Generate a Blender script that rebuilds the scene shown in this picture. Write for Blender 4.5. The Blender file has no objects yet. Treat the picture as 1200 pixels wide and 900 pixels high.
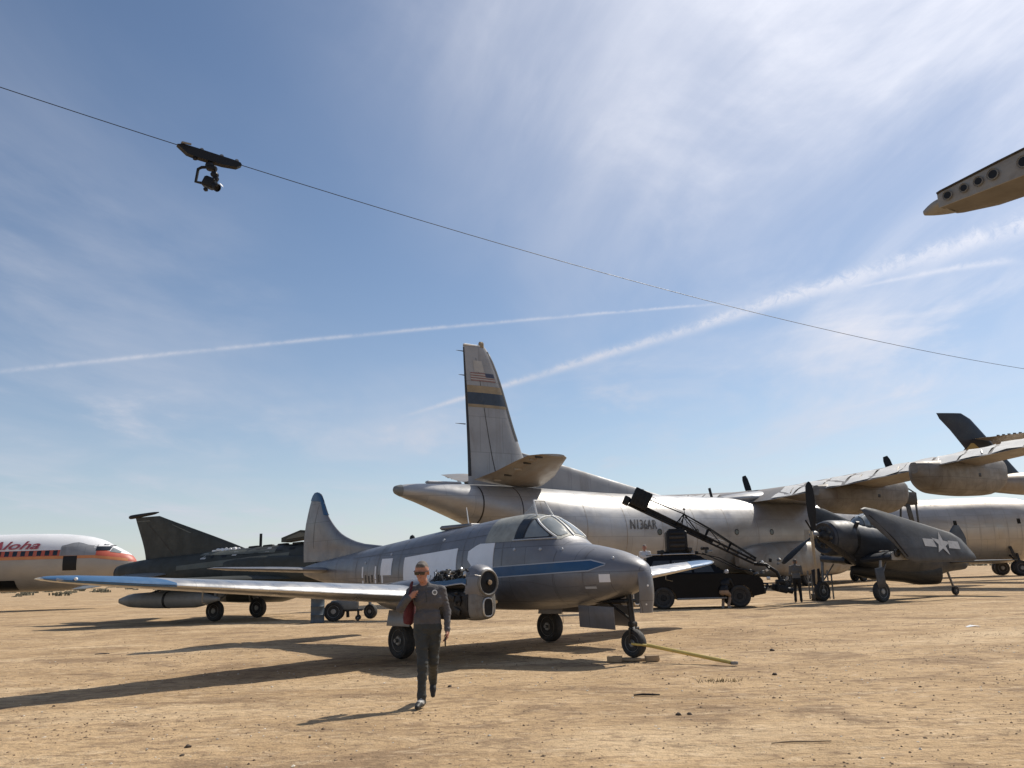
import bpy, math, random
import numpy as np
from mathutils import Vector, Matrix
R = math.radians
random.seed(7); RNG = np.random.default_rng(7)
scn = bpy.context.scene
COL = scn.collection

# ------------------------------------------------------------------ camera
PITCH, ROLL, CAMH, FPX = .2218, -.0313, 1.62, 973.0      # eye height, tilt, focal length in px of a 1200 px frame
_c, _s = math.cos(PITCH), math.sin(PITCH)
FWD = np.array([0, _c, _s]); UP0 = np.array([0, -_s, _c]); RT0 = np.array([1., 0, 0])
RT = RT0*math.cos(ROLL) + UP0*math.sin(ROLL)
UPV = -RT0*math.sin(ROLL) + UP0*math.cos(ROLL)
EYE = np.array([0, 0, CAMH])
camd = bpy.data.cameras.new('camera'); cam = bpy.data.objects.new('camera', camd); COL.objects.link(cam)
camd.sensor_width = 36; camd.lens = 36*FPX/1200; camd.clip_start = .1; camd.clip_end = 20000
M = Matrix.Identity(4)
for i in range(3):
    M[i][0], M[i][1], M[i][2], M[i][3] = RT[i], UPV[i], -FWD[i], EYE[i]
cam.matrix_world = M
scn.camera = cam
def ray(x, y): return FWD + RT*(x-600)/FPX + UPV*(450-y)/FPX
def on_ground(x, y, z=0.0):
    d = ray(x, y); t = (z-CAMH)/d[2]; return EYE + d*t
def at_depth(x, y, Y):
    d = ray(x, y); return EYE + d*(Y/d[1])

# ------------------------------------------------------------------ light: sun and sky
SUN_DIR = np.array([.765, .645]); SUN_DIR = SUN_DIR/np.linalg.norm(SUN_DIR); SUN_EL = R(47)
SUNV = np.array([SUN_DIR[0]*math.cos(SUN_EL), SUN_DIR[1]*math.cos(SUN_EL), math.sin(SUN_EL)])
sd = bpy.data.lights.new('sun', 'SUN'); sun = bpy.data.objects.new('sun', sd); COL.objects.link(sun)
sd.energy = 5.0; sd.angle = R(.55); sd.color = (1, .93, .82)
sun.rotation_euler = Vector(SUNV).to_track_quat('Z', 'Y').to_euler(); sun.location = (30, 25, 60)

w = bpy.data.worlds.new('World'); scn.world = w; w.use_nodes = True
wt = w.node_tree; wt.nodes.clear()
def wn(t, **k):
    n = wt.nodes.new(t)
    for a, b in k.items(): setattr(n, a, b)
    return n
def wlink(a, b): wt.links.new(a, b)
def wm(op, a, b=None, c=None, clamp=False):
    n = wn('ShaderNodeMath', operation=op); n.use_clamp = clamp
    for i, v in enumerate((a, b, c)):
        if v is None: continue
        if isinstance(v, (int, float)): n.inputs[i].default_value = v
        else: wlink(v, n.inputs[i])
    return n.outputs[0]
def wdot(vec, v):
    n = wn('ShaderNodeVectorMath', operation='DOT_PRODUCT'); wlink(vec, n.inputs[0]); n.inputs[1].default_value = [float(q) for q in v]
    return n.outputs['Value']
sky = wn('ShaderNodeTexSky', sky_type='NISHITA'); sky.sun_disc = False
sky.sun_elevation = SUN_EL; sky.sun_rotation = math.atan2(SUN_DIR[0], SUN_DIR[1])
sky.air_density = 1.0; sky.dust_density = .35; sky.ozone_density = 2.0; sky.altitude = 300
tc = wn('ShaderNodeTexCoord'); DIR = tc.outputs['Generated']
sep = wn('ShaderNodeSeparateXYZ'); wlink(DIR, sep.inputs[0])
zc = wm('ADD', wm('MAXIMUM', sep.outputs[2], 0.02), .06)
px = wm('DIVIDE', sep.outputs[0], zc); py = wm('DIVIDE', sep.outputs[1], zc)
comb = wn('ShaderNodeCombineXYZ'); wlink(px, comb.inputs[0]); wlink(py, comb.inputs[1])
def wnoise(vec, scale, detail, rough, dist=0, mapping=None):
    if mapping:
        mp = wn('ShaderNodeMapping'); wlink(vec, mp.inputs[0])
        mp.inputs['Location'].default_value = mapping[0]; mp.inputs['Rotation'].default_value = mapping[1]; mp.inputs['Scale'].default_value = mapping[2]
        vec = mp.outputs[0]
    n = wn('ShaderNodeTexNoise'); wlink(vec, n.inputs['Vector'])
    n.inputs['Scale'].default_value = scale; n.inputs['Detail'].default_value = detail
    n.inputs['Roughness'].default_value = rough; n.inputs['Distortion'].default_value = dist
    return n.outputs[0]
def wramp(v, a, b):
    n = wn('ShaderNodeMapRange'); n.interpolation_type = 'SMOOTHSTEP'
    wlink(v, n.inputs[0]); n.inputs[1].default_value = a; n.inputs[2].default_value = b
    return n.outputs[0]
# cirrus: thin streaked veil, broken by larger patches; brighter towards the sun (forward scattering)
streak = wnoise(comb.outputs[0], 1.0, 8, .58, .6, ((3.1, 1.7, 0), (0, 0, R(28)), (1.0, .42, 1)))
patch = wnoise(comb.outputs[0], .45, 4, .55, .4, ((7.3, 2.2, 0), (0, 0, R(20)), (1, .7, 1)))
veil = wm('MULTIPLY', wramp(streak, .35, .76), wramp(patch, .33, .60))
fib = wnoise(comb.outputs[0], 1.8, 8, .58, .5, ((1.3, 5.7, 0), (0, 0, R(38)), (1, .58, 1)))
veil2 = wm('MULTIPLY', wramp(fib, .50, .80), wramp(patch, .40, .60))
sund = wdot(DIR, SUNV)
glow = wramp(sund, .55, .98)
sheet = wm('MULTIPLY', glow, wm('ADD', wm('MULTIPLY', wm('ADD', wramp(streak, .34, .70), wramp(fib, .40, .70)), .36), .18))
haze_h = wm('POWER', wm('SUBTRACT', 1, wm('MAXIMUM', sep.outputs[2], 0), clamp=True), 5.2)
def contrail(pts, wid, amp, seed):
    """pts: image positions of the trail turned into sky directions; the trail is laid out around its own middle direction."""
    D = np.array([ray(*p) for p in pts]); D /= np.linalg.norm(D, axis=1)[:, None]
    c = D.mean(0); c /= np.linalg.norm(c); u = D[-1]-D[0]; u -= c*(u@c); u /= np.linalg.norm(u); v = np.cross(c, u)
    p = (D@u)/(D@c); q = (D@v)/(D@c)
    a = np.polyfit(p, q, 2); p0, p1 = p[0], p[-1]
    dc = wdot(DIR, c); P = wm('DIVIDE', wdot(DIR, u), wm('MAXIMUM', dc, .05)); Q = wm('DIVIDE', wdot(DIR, v), wm('MAXIMUM', dc, .05))
    line = wm('ADD', wm('MULTIPLY', wm('ADD', wm('MULTIPLY', P, float(a[0])), float(a[1])), P), float(a[2]))
    cv = wn('ShaderNodeCombineXYZ'); wlink(P, cv.inputs[0]); wlink(Q, cv.inputs[1]); cv.inputs[2].default_value = seed
    n1 = wnoise(cv.outputs[0], 70, 7, .72, 1.2); n2 = wnoise(cv.outputs[0], 14, 6, .7, .6)
    off = wm('ADD', wm('MULTIPLY', wm('SUBTRACT', n1, .5), float(wid[1]*2.0)), wm('MULTIPLY', wm('SUBTRACT', n2, .5), float(wid[1]*2.2)))
    t = wn('ShaderNodeMapRange'); wlink(P, t.inputs[0]); t.inputs[1].default_value = float(p0); t.inputs[2].default_value = float(p1)
    wd = wm('ADD', wm('MULTIPLY', t.outputs[0], float(wid[1]-wid[0])), float(wid[0]))
    x = wm('DIVIDE', wm('ADD', wm('SUBTRACT', Q, line), wm('MULTIPLY', off, t.outputs[0])), wd)
    g = wm('POWER', 2.718, wm('MULTIPLY', wm('MULTIPLY', x, x), -1))
    e = (p1-p0)*.12
    ends = wm('MULTIPLY', wramp(P, float(p0), float(p0+e)), wm('SUBTRACT', 1, wramp(P, float(p1-e*.5), float(p1+e*.6))))
    m = wm('MULTIPLY', wm('MULTIPLY', g, ends), wm('MULTIPLY', wramp(dc, .3, .5), wm('MULTIPLY', wramp(n1, .12, .60), wm('ADD', wramp(n2, .25, .65), .55))))
    return wm('MULTIPLY', m, amp, clamp=True)
trails = [contrail([(-60, 443), (120, 422), (260, 408), (400, 394), (520, 383), (640, 376), (830, 356)], (.0026, .0016), .36, 1.0),
          contrail([(455, 492), (540, 468), (640, 438), (740, 406), (830, 382), (930, 349), (1020, 317), (1110, 289), (1290, 240)], (.0018, .0112), .54, 4.0),
          contrail([(1000, 338), (1060, 326), (1110, 316), (1190, 305)], (.0012, .0038), .36, 8.0),
          contrail([(355, 540), (380, 527), (412, 511)], (.0015, .0028), .28, 11.0)]
m = wm('ADD', wm('MULTIPLY', veil, .46), wm('ADD', wm('MULTIPLY', veil2, .42), wm('MULTIPLY', sheet, .95)), clamp=True)
m = wm('ADD', m, wm('MULTIPLY', haze_h, .40), clamp=True)
for t in trails: m = wm('MAXIMUM', m, t) if t is trails[3] else wm('ADD', m, wm('MULTIPLY', t, wm('SUBTRACT', 1, wm('MULTIPLY', m, .6))), clamp=True)
CLOUD_GAIN = wm('ADD', wm('MULTIPLY', glow, 2.6), 6.6)
cl = wn('ShaderNodeCombineXYZ')
wlink(wm('MULTIPLY', CLOUD_GAIN, .92), cl.inputs[0]); wlink(wm('MULTIPLY', CLOUD_GAIN, .955), cl.inputs[1]); wlink(wm('MULTIPLY', CLOUD_GAIN, 1.08), cl.inputs[2])
mix = wn('ShaderNodeMix', data_type='RGBA'); wlink(m, mix.inputs[0]); wlink(sky.outputs[0], mix.inputs[6]); wlink(cl.outputs[0], mix.inputs[7])
bg = wn('ShaderNodeBackground'); wlink(mix.outputs[2], bg.inputs[0]); bg.inputs[1].default_value = .104
wo = wn('ShaderNodeOutputWorld'); wlink(bg.outputs[0], wo.inputs[0])
scn.view_settings.view_transform = 'Standard'; scn.view_settings.look = 'None'
scn.view_settings.exposure = 0.0; scn.view_settings.gamma = 1
scn.view_settings.use_curve_mapping = False
scn.cycles.max_bounces = 6; scn.cycles.transparent_max_bounces = 6

# ------------------------------------------------------------------ helpers: objects
def tag(o, label=None, cat=None, group=None, kind=None):
    for k, v in (('label', label), ('category', cat), ('group', group), ('kind', kind)):
        if v: o[k] = v
    return o
def thing(name, label, cat, loc=(0, 0, 0), rz=0, group=None):
    o = bpy.data.objects.new(name, None); COL.objects.link(o); o.empty_display_size = .3
    o.location = loc; o.rotation_euler = (0, 0, rz)
    return tag(o, label, cat, group)
def obj(name, V, F, mat, parent=None, smooth=35, mids=None):
    me = bpy.data.meshes.new(name); me.from_pydata([tuple(map(float, v)) for v in V], [], [tuple(map(int, f)) for f in F])
    for mm in (mat if isinstance(mat, (list, tuple)) else [mat]): me.materials.append(mm)
    if mids is not None: me.polygons.foreach_set('material_index', np.asarray(mids, dtype=np.int32))
    me.update()
    import bmesh
    bm = bmesh.new(); bm.from_mesh(me); bmesh.ops.recalc_face_normals(bm, faces=bm.faces[:]); bm.to_mesh(me); bm.free()
    if smooth:
        me.polygons.foreach_set('use_smooth', [True]*len(me.polygons)); me.set_sharp_from_angle(angle=R(smooth))
    o = bpy.data.objects.new(name, me); COL.objects.link(o); o.parent = parent
    return o
class B:
    """collects shapes for ONE part"""
    def __init__(s): s.V = []; s.F = []
    def add(s, V, F):
        n = len(s.V); s.V += [tuple(v) for v in V]; s.F += [tuple(i+n for i in f) for f in F]; return s
    def box(s, c, d, rot=None, bev=.0, taper=1.0):
        hx, hy, hz = d[0]/2, d[1]/2, d[2]/2
        b = min(bev, .45*min(d))
        if b <= 0:
            P = [(x*(taper if z > 0 else 1), y*(taper if z > 0 else 1), z) for z in (-hz, hz) for x, y in ((-hx, -hy), (hx, -hy), (hx, hy), (-hx, hy))]
            F = [(3, 2, 1, 0), (4, 5, 6, 7), (0, 1, 5, 4), (1, 2, 6, 5), (2, 3, 7, 6), (3, 0, 4, 7)]
        else:
            P = []; F = []
            def ring(z, ix, iy):
                i0 = len(P); t = taper if z > 0 else 1
                for x, y in ((-hx+ix+b, -hy+iy), (hx-ix-b, -hy+iy), (hx-ix, -hy+iy+b), (hx-ix, hy-iy-b), (hx-ix-b, hy-iy), (-hx+ix+b, hy-iy), (-hx+ix, hy-iy-b), (-hx+ix, -hy+iy+b)):
                    P.append((x*t, y*t, z))
                return i0
            rs = [ring(-hz, b*.7, b*.7), ring(-hz+b, 0, 0), ring(hz-b, 0, 0), ring(hz, b*.7, b*.7)]
            for a, c2 in zip(rs, rs[1:]):
                for k in range(8): F.append((a+k, a+(k+1) % 8, c2+(k+1) % 8, c2+k))
            F.append(tuple(reversed(range(rs[0], rs[0]+8)))); F.append(tuple(range(rs[3], rs[3]+8)))
        P = np.array(P)
        if rot is not None: P = P@np.array(Matrix.Rotation(0, 3, 'X') if rot is None else rot).T
        return s.add(P+np.array(c), F)
    def tube(s, pts, r, n=8, cap=True):
        pts = [np.array(p, float) for p in pts]; r = [r]*len(pts) if isinstance(r, (int, float)) else r
        P = []; F = []; prev = None
        for i, p in enumerate(pts):
            t = pts[min(i+1, len(pts)-1)]-pts[max(i-1, 0)]; t = t/(np.linalg.norm(t)+1e-9)
            if prev is None:
                a = np.array([0, 0, 1.]) if abs(t[2]) < .9 else np.array([1., 0, 0]); u = np.cross(t, a)
            else: u = prev-t*(prev@t)
            u /= np.linalg.norm(u); prev = u; v = np.cross(t, u)
            for k in range(n):
                a = 2*math.pi*k/n; P.append(p+r[i]*(u*math.cos(a)+v*math.sin(a)))
        for i in range(len(pts)-1):
            for k in range(n): F.append((i*n+k, i*n+(k+1) % n, (i+1)*n+(k+1) % n, (i+1)*n+k))
        if cap: F.append(tuple(reversed(range(n)))); F.append(tuple(range((len(pts)-1)*n, len(pts)*n)))
        return s.add(P, F)
    def lathe(s, prof, c=(0, 0, 0), axis=(0, 1, 0), n=24, cap=True):
        """prof: (radius, position along axis)"""
        ax = np.array(axis, float); ax /= np.linalg.norm(ax)
        a = np.array([0, 0, 1.]) if abs(ax[2]) < .9 else np.array([1., 0, 0]); u = np.cross(ax, a); u /= np.linalg.norm(u); v = np.cross(ax, u)
        P = []; F = []
        for r, h in prof:
            for k in range(n):
                t = 2*math.pi*k/n; P.append(np.array(c)+ax*h+r*(u*math.cos(t)+v*math.sin(t)))
        for i in range(len(prof)-1):
            for k in range(n): F.append((i*n+k, i*n+(k+1) % n, (i+1)*n+(k+1) % n, (i+1)*n+k))
        if cap and prof[0][0] > 1e-6: F.append(tuple(reversed(range(n))))
        if cap and prof[-1][0] > 1e-6: F.append(tuple(range((len(prof)-1)*n, len(prof)*n)))
        return s.add(P, F)
    def prism(s, poly, o, u, v, nrm, th):
        """flat outline (2D) in frame u,v at o with thickness th along nrm"""
        o, u, v, nrm = (np.array(q, float) for q in (o, u, v, nrm)); n = len(poly)
        P = [o+u*a+v*b-nrm*th/2 for a, b in poly]+[o+u*a+v*b+nrm*th/2 for a, b in poly]
        F = [tuple(reversed(range(n))), tuple(range(n, 2*n))]+[(k, (k+1) % n, n+(k+1) % n, n+k) for k in range(n)]
        return s.add(P, F)
    def out(s, name, mat, parent=None, smooth=35): return obj(name, s.V, s.F, mat, parent, smooth)
def rotm(x=0, y=0, z=0): return np.array((Matrix.Rotation(R(z), 3, 'Z')@Matrix.Rotation(R(y), 3, 'Y')@Matrix.Rotation(R(x), 3, 'X')))

def pchip(xs, ys):
    xs = np.array(xs, float); ys = np.array(ys, float); h = np.diff(xs); d = np.diff(ys)/h; m = np.zeros_like(ys)
    m[0] = d[0]; m[-1] = d[-1]
    for i in range(1, len(xs)-1):
        m[i] = 0 if d[i-1]*d[i] <= 0 else 2*d[i-1]*d[i]/(d[i-1]+d[i])
    def f(x):
        x = np.clip(x, xs[0], xs[-1]); i = np.clip(np.searchsorted(xs, x)-1, 0, len(xs)-2); t = (x-xs[i])/h[i]
        return ys[i]*(1+2*t)*(1-t)**2+h[i]*m[i]*t*(1-t)**2+ys[i+1]*t*t*(3-2*t)+h[i]*m[i+1]*t*t*(t-1)
    return f
class Loft:
    """body along x; stations (x, half width, z bottom, z of widest line, z top[, y centre]); superellipse sections"""
    def __init__(s, st, n=2.15):
        st = sorted(st); a = np.array([t[:5] for t in st], float); s.x0, s.x1 = a[0, 0], a[-1, 0]; s.n = n
        s.w, s.zb, s.zm, s.zt = (pchip(a[:, 0], a[:, k]) for k in (1, 2, 3, 4)); s.xs = a[:, 0]
    def mesh(s, nx=60, na=40, yc=0):
        t = np.linspace(0, 1, nx); X = s.x0+(s.x1-s.x0)*t
        X = np.unique(np.concatenate([X, s.xs])); V = []; F = []; nx = len(X)
        for x in X:
            w, zb, zm, zt = s.w(x), s.zb(x), s.zm(x), s.zt(x)
            for k in range(na):
                a = 2*math.pi*k/na; c, q = math.cos(a), math.sin(a)
                y = w*math.copysign(abs(c)**(2/s.n), c); z = math.copysign(abs(q)**(2/s.n), q)
                V.append((x, yc+y, zm+z*((zt-zm) if z > 0 else (zm-zb))))
        for i in range(nx-1):
            for k in range(na): F.append((i*na+k, i*na+(k+1) % na, (i+1)*na+(k+1) % na, (i+1)*na+k))
        F.append(tuple(range(na))); F.append(tuple(reversed(range((nx-1)*na, nx*na))))
        return V, F
    def side(s, x, z, sg=-1, off=0.0):
        def P(x, z):
            zm = s.zm(x); hh = (s.zt(x)-zm) if z > zm else (zm-s.zb(x)); u = min(1, abs(z-zm)/max(hh, 1e-6))
            return np.array([x, sg*s.w(x)*max(0, 1-u**s.n)**(1/s.n), z])
        p = P(x, z); e = .02
        tx = P(x+e, z)-P(x-e, z); tz = P(x, z+e)-P(x, z-e); n = np.cross(tx, tz); n /= np.linalg.norm(n)+1e-9
        if n[1]*sg < 0: n = -n
        return p+n*off
    def panel(s, X, lo, hi, sg=-1, off=.004, nz=6, skirt=0.0):
        """curved patch on the side: X list, lo/hi functions or constants giving z limits"""
        V = []; F = []; f = lambda q, x: q(x) if callable(q) else q
        for x in X:
            for k in range(nz+1):
                V.append(s.side(x, f(lo, x)+(f(hi, x)-f(lo, x))*k/nz, sg, off))
        m = nz+1
        for i in range(len(X)-1):
            for k in range(nz): F.append((i*m+k, i*m+k+1, (i+1)*m+k+1, (i+1)*m+k))
        if skirt:
            rim = [i*m for i in range(len(X))]+[(len(X)-1)*m+k for k in range(1, m)]+[i*m+nz for i in range(len(X)-2, -1, -1)]+[k for k in range(nz-1, 0, -1)]
            n0 = len(V); V += [np.array(V[i])-np.array([0, sg*skirt, 0]) for i in rim]; L = len(rim)
            F += [(rim[k], rim[(k+1) % L], n0+(k+1) % L, n0+k) for k in range(L)]
        return V, F
def naca(t, n=14, camber=.02):
    """closed loop from trailing edge over the top to the leading edge and back below; (x 0..1, y)"""
    b = np.linspace(0, math.pi, n); x = .5*(1-np.cos(b))
    y = 5*t*(.2969*np.sqrt(x)-.126*x-.3516*x**2+.2843*x**3-.1036*x**4); c = camber*4*x*(1-x)
    up = list(zip(x[::-1], (c+y)[::-1])); lo = list(zip(x[1:-1], (c-y)[1:-1]))
    return up+lo
class Foil:
    """sections: (leading-edge point, chord, thickness ratio); chord runs along cd, thickness along ud"""
    def __init__(s, secs, cd=(-1, 0, 0), ud=(0, 0, 1), camber=.02, n=14, droop=0, droop_at=.72):
        s.secs = [(np.array(a, float), c, t) for a, c, t in secs]; s.cd = np.array(cd, float); s.ud = np.array(ud, float); s.n = n; s.camber = camber; s.droop = droop; s.da = droop_at
    def loop(s, sec):
        le, c, t = sec; L = []
        for x, y in naca(t, s.n, s.camber):
            if x > s.da: y = y-(x-s.da)*s.droop
            L.append(le+s.cd*c*x+s.ud*c*y)
        return L
    def mesh(s):
        V = []; F = []; L = [s.loop(q) for q in s.secs]; m = len(L[0])
        for l in L: V += l
        for i in range(len(L)-1):
            for k in range(m): F.append((i*m+k, i*m+(k+1) % m, (i+1)*m+(k+1) % m, (i+1)*m+k))
        F.append(tuple(range(m))); F.append(tuple(reversed(range((len(L)-1)*m, len(L)*m))))
        return V, F
    def at(s, u, x, up=1, off=0.0):
        """u = 0..1 between first and last section by index position, x = chord fraction"""
        f = u*(len(s.secs)-1); i = min(int(f), len(s.secs)-2); f -= i
        le = s.secs[i][0]*(1-f)+s.secs[i+1][0]*f; c = s.secs[i][1]*(1-f)+s.secs[i+1][1]*f; t = s.secs[i][2]*(1-f)+s.secs[i+1][2]*f
        x = max(0, min(1, x)); y = 5*t*(.2969*math.sqrt(x)-.126*x-.3516*x*x+.2843*x**3-.1036*x**4); cb = s.camber*4*x*(1-x)
        yy = cb+up*y-(max(0, x-s.da)*s.droop)
        nrm = s.ud*up if x > .05 else s.ud*up*.7-s.cd*.7
        return le+s.cd*c*x+s.ud*c*yy+nrm*off
    def span_u(s, coord, axis):
        v = [q[0][axis] for q in s.secs]
        for i in range(len(v)-1):
            if (v[i]-coord)*(v[i+1]-coord) <= 0: return (i+(coord-v[i])/((v[i+1]-v[i]) or 1e-9))/(len(v)-1)
        return 1.0
    def patch(s, us, x0, x1, up=1, off=.004, nc=8):
        V = []; F = []; f = lambda q, u: q(u) if callable(q) else q
        for u in us:
            for k in range(nc+1): V.append(s.at(u, f(x0, u)+(f(x1, u)-f(x0, u))*(k/nc)**1.5, up, off))
        m = nc+1
        for i in range(len(us)-1):
            for k in range(nc): F.append((i*m+k, i*m+k+1, (i+1)*m+k+1, (i+1)*m+k))
        return V, F
def text_mesh(body, size, place, name, mat, parent, shear=0.0, bold=0.0, width=1.0):
    """flat lettering: built-in font outlines, each vertex carried onto a surface by place(x, y)"""
    cu = bpy.data.curves.new(name, 'FONT'); cu.body = body; cu.size = size; cu.shear = shear; cu.offset = bold; cu.resolution_u = 3
    o = bpy.data.objects.new(name, cu); COL.objects.link(o)
    me = bpy.data.meshes.new_from_object(o.evaluated_get(bpy.context.evaluated_depsgraph_get()))
    V = [place(v.co.x*width, v.co.y) for v in me.vertices]; F = [tuple(p.vertices) for p in me.polygons]
    bpy.data.objects.remove(o); bpy.data.curves.remove(cu); bpy.data.meshes.remove(me)
    return obj(name, V, F, mat, parent, 0)

# ------------------------------------------------------------------ helpers: materials
def mat(name, col, rough=.6, metal=0.0, var=.12, vscale=2.0, dirt=None, damt=0.0, dscale=1.2, dstretch=(1, 1, 1), bump=0.0, bscale=30, seam=None, spec=.5, rvar=.12, coat=0.0, emit=None, trans=0.0, alpha=1.0, soft_dirt=.22, dthr=.52):
    m = bpy.data.materials.new(name); m.use_nodes = True; nt = m.node_tree; N = nt.nodes; L = nt.links
    p = N['Principled BSDF']; p.inputs['Metallic'].default_value = metal; p.inputs['Specular IOR Level'].default_value = spec
    p.inputs['Coat Weight'].default_value = coat; p.inputs['Transmission Weight'].default_value = trans; p.inputs['Alpha'].default_value = alpha
    tcn = N.new('ShaderNodeTexCoord'); vec = tcn.outputs['Object']
    def noise(sc, det=6, ro=.6, st=None, loc=(0, 0, 0), dist=0):
        mp = N.new('ShaderNodeMapping'); L.new(vec, mp.inputs[0]); mp.inputs['Scale'].default_value = st or (1, 1, 1); mp.inputs['Location'].default_value = loc
        n = N.new('ShaderNodeTexNoise'); L.new(mp.outputs[0], n.inputs['Vector']); n.inputs['Scale'].default_value = sc; n.inputs['Detail'].default_value = det; n.inputs['Roughness'].default_value = ro; n.inputs['Distortion'].default_value = dist
        return n.outputs[0]
    def rng(v, a, b, c, d):
        n = N.new('ShaderNodeMapRange'); L.new(v, n.inputs[0])
        for i, q in enumerate((a, b, c, d)): n.inputs[i+1].default_value = q
        return n.outputs[0]
    def mixc(f, a, b):
        n = N.new('ShaderNodeMix'); n.data_type = 'RGBA'
        (L.new(f, n.inputs[0]) if not isinstance(f, float) else setattr(n.inputs[0], 'default_value', f))
        for i, q in ((6, a), (7, b)):
            if isinstance(q, tuple): n.inputs[i].default_value = (*q, 1)
            else: L.new(q, n.inputs[i])
        return n.outputs[2]
    c = tuple(col)
    out = mixc(rng(noise(vscale), .3, .7, 0, 1), tuple(q*(1-var) for q in c), tuple(min(1, q*(1+var)) for q in c))
    if dirt is not None:
        out = mixc(rng(noise(dscale, 8, .68, dstretch, (4.1, 2.3, 7.7), .6), dthr, dthr+soft_dirt, 0, damt), out, tuple(dirt))
    bsrc = None
    if seam:
        sx, sz, mw, dk, ax = seam       # panel size, seam width in m, darkness, axes
        sp = N.new('ShaderNodeSeparateXYZ'); L.new(vec, sp.inputs[0]); cb = N.new('ShaderNodeCombineXYZ')
        L.new(sp.outputs[ax[0]], cb.inputs[0]); L.new(sp.outputs[ax[1]], cb.inputs[1])
        br = N.new('ShaderNodeTexBrick'); L.new(cb.outputs[0], br.inputs['Vector']); br.inputs['Scale'].default_value = 1
        br.inputs['Brick Width'].default_value = sx; br.inputs['Row Height'].default_value = sz; br.inputs['Mortar Size'].default_value = mw; br.inputs['Mortar Smooth'].default_value = .3; br.offset = .37
        br.inputs['Color1'].default_value = (1, 1, 1, 1); br.inputs['Color2'].default_value = (.88, .88, .88, 1); br.inputs['Mortar'].default_value = (1-dk,)*3+(1,)
        n = N.new('ShaderNodeMix'); n.data_type = 'RGBA'; n.blend_type = 'MULTIPLY'; n.inputs[0].default_value = 1; L.new(out, n.inputs[6]); L.new(br.outputs[0], n.inputs[7]); out = n.outputs[2]
    L.new(out, p.inputs['Base Color'])
    L.new(rng(noise(vscale*2.3, 5, .6, None, (9, 3, 1)), .3, .7, max(.02, rough-rvar), min(1, rough+rvar)), p.inputs['Roughness'])
    if bump:
        b = N.new('ShaderNodeBump'); b.inputs['Strength'].default_value = 1; b.inputs['Distance'].default_value = bump
        L.new(noise(bscale, 5, .6), b.inputs['Height']); L.new(b.outputs[0], p.inputs['Normal'])
    if emit: p.inputs['Emission Color'].default_value = (*emit, 1); p.inputs['Emission Strength'].default_value = 1
    return m
MT = {}
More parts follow.
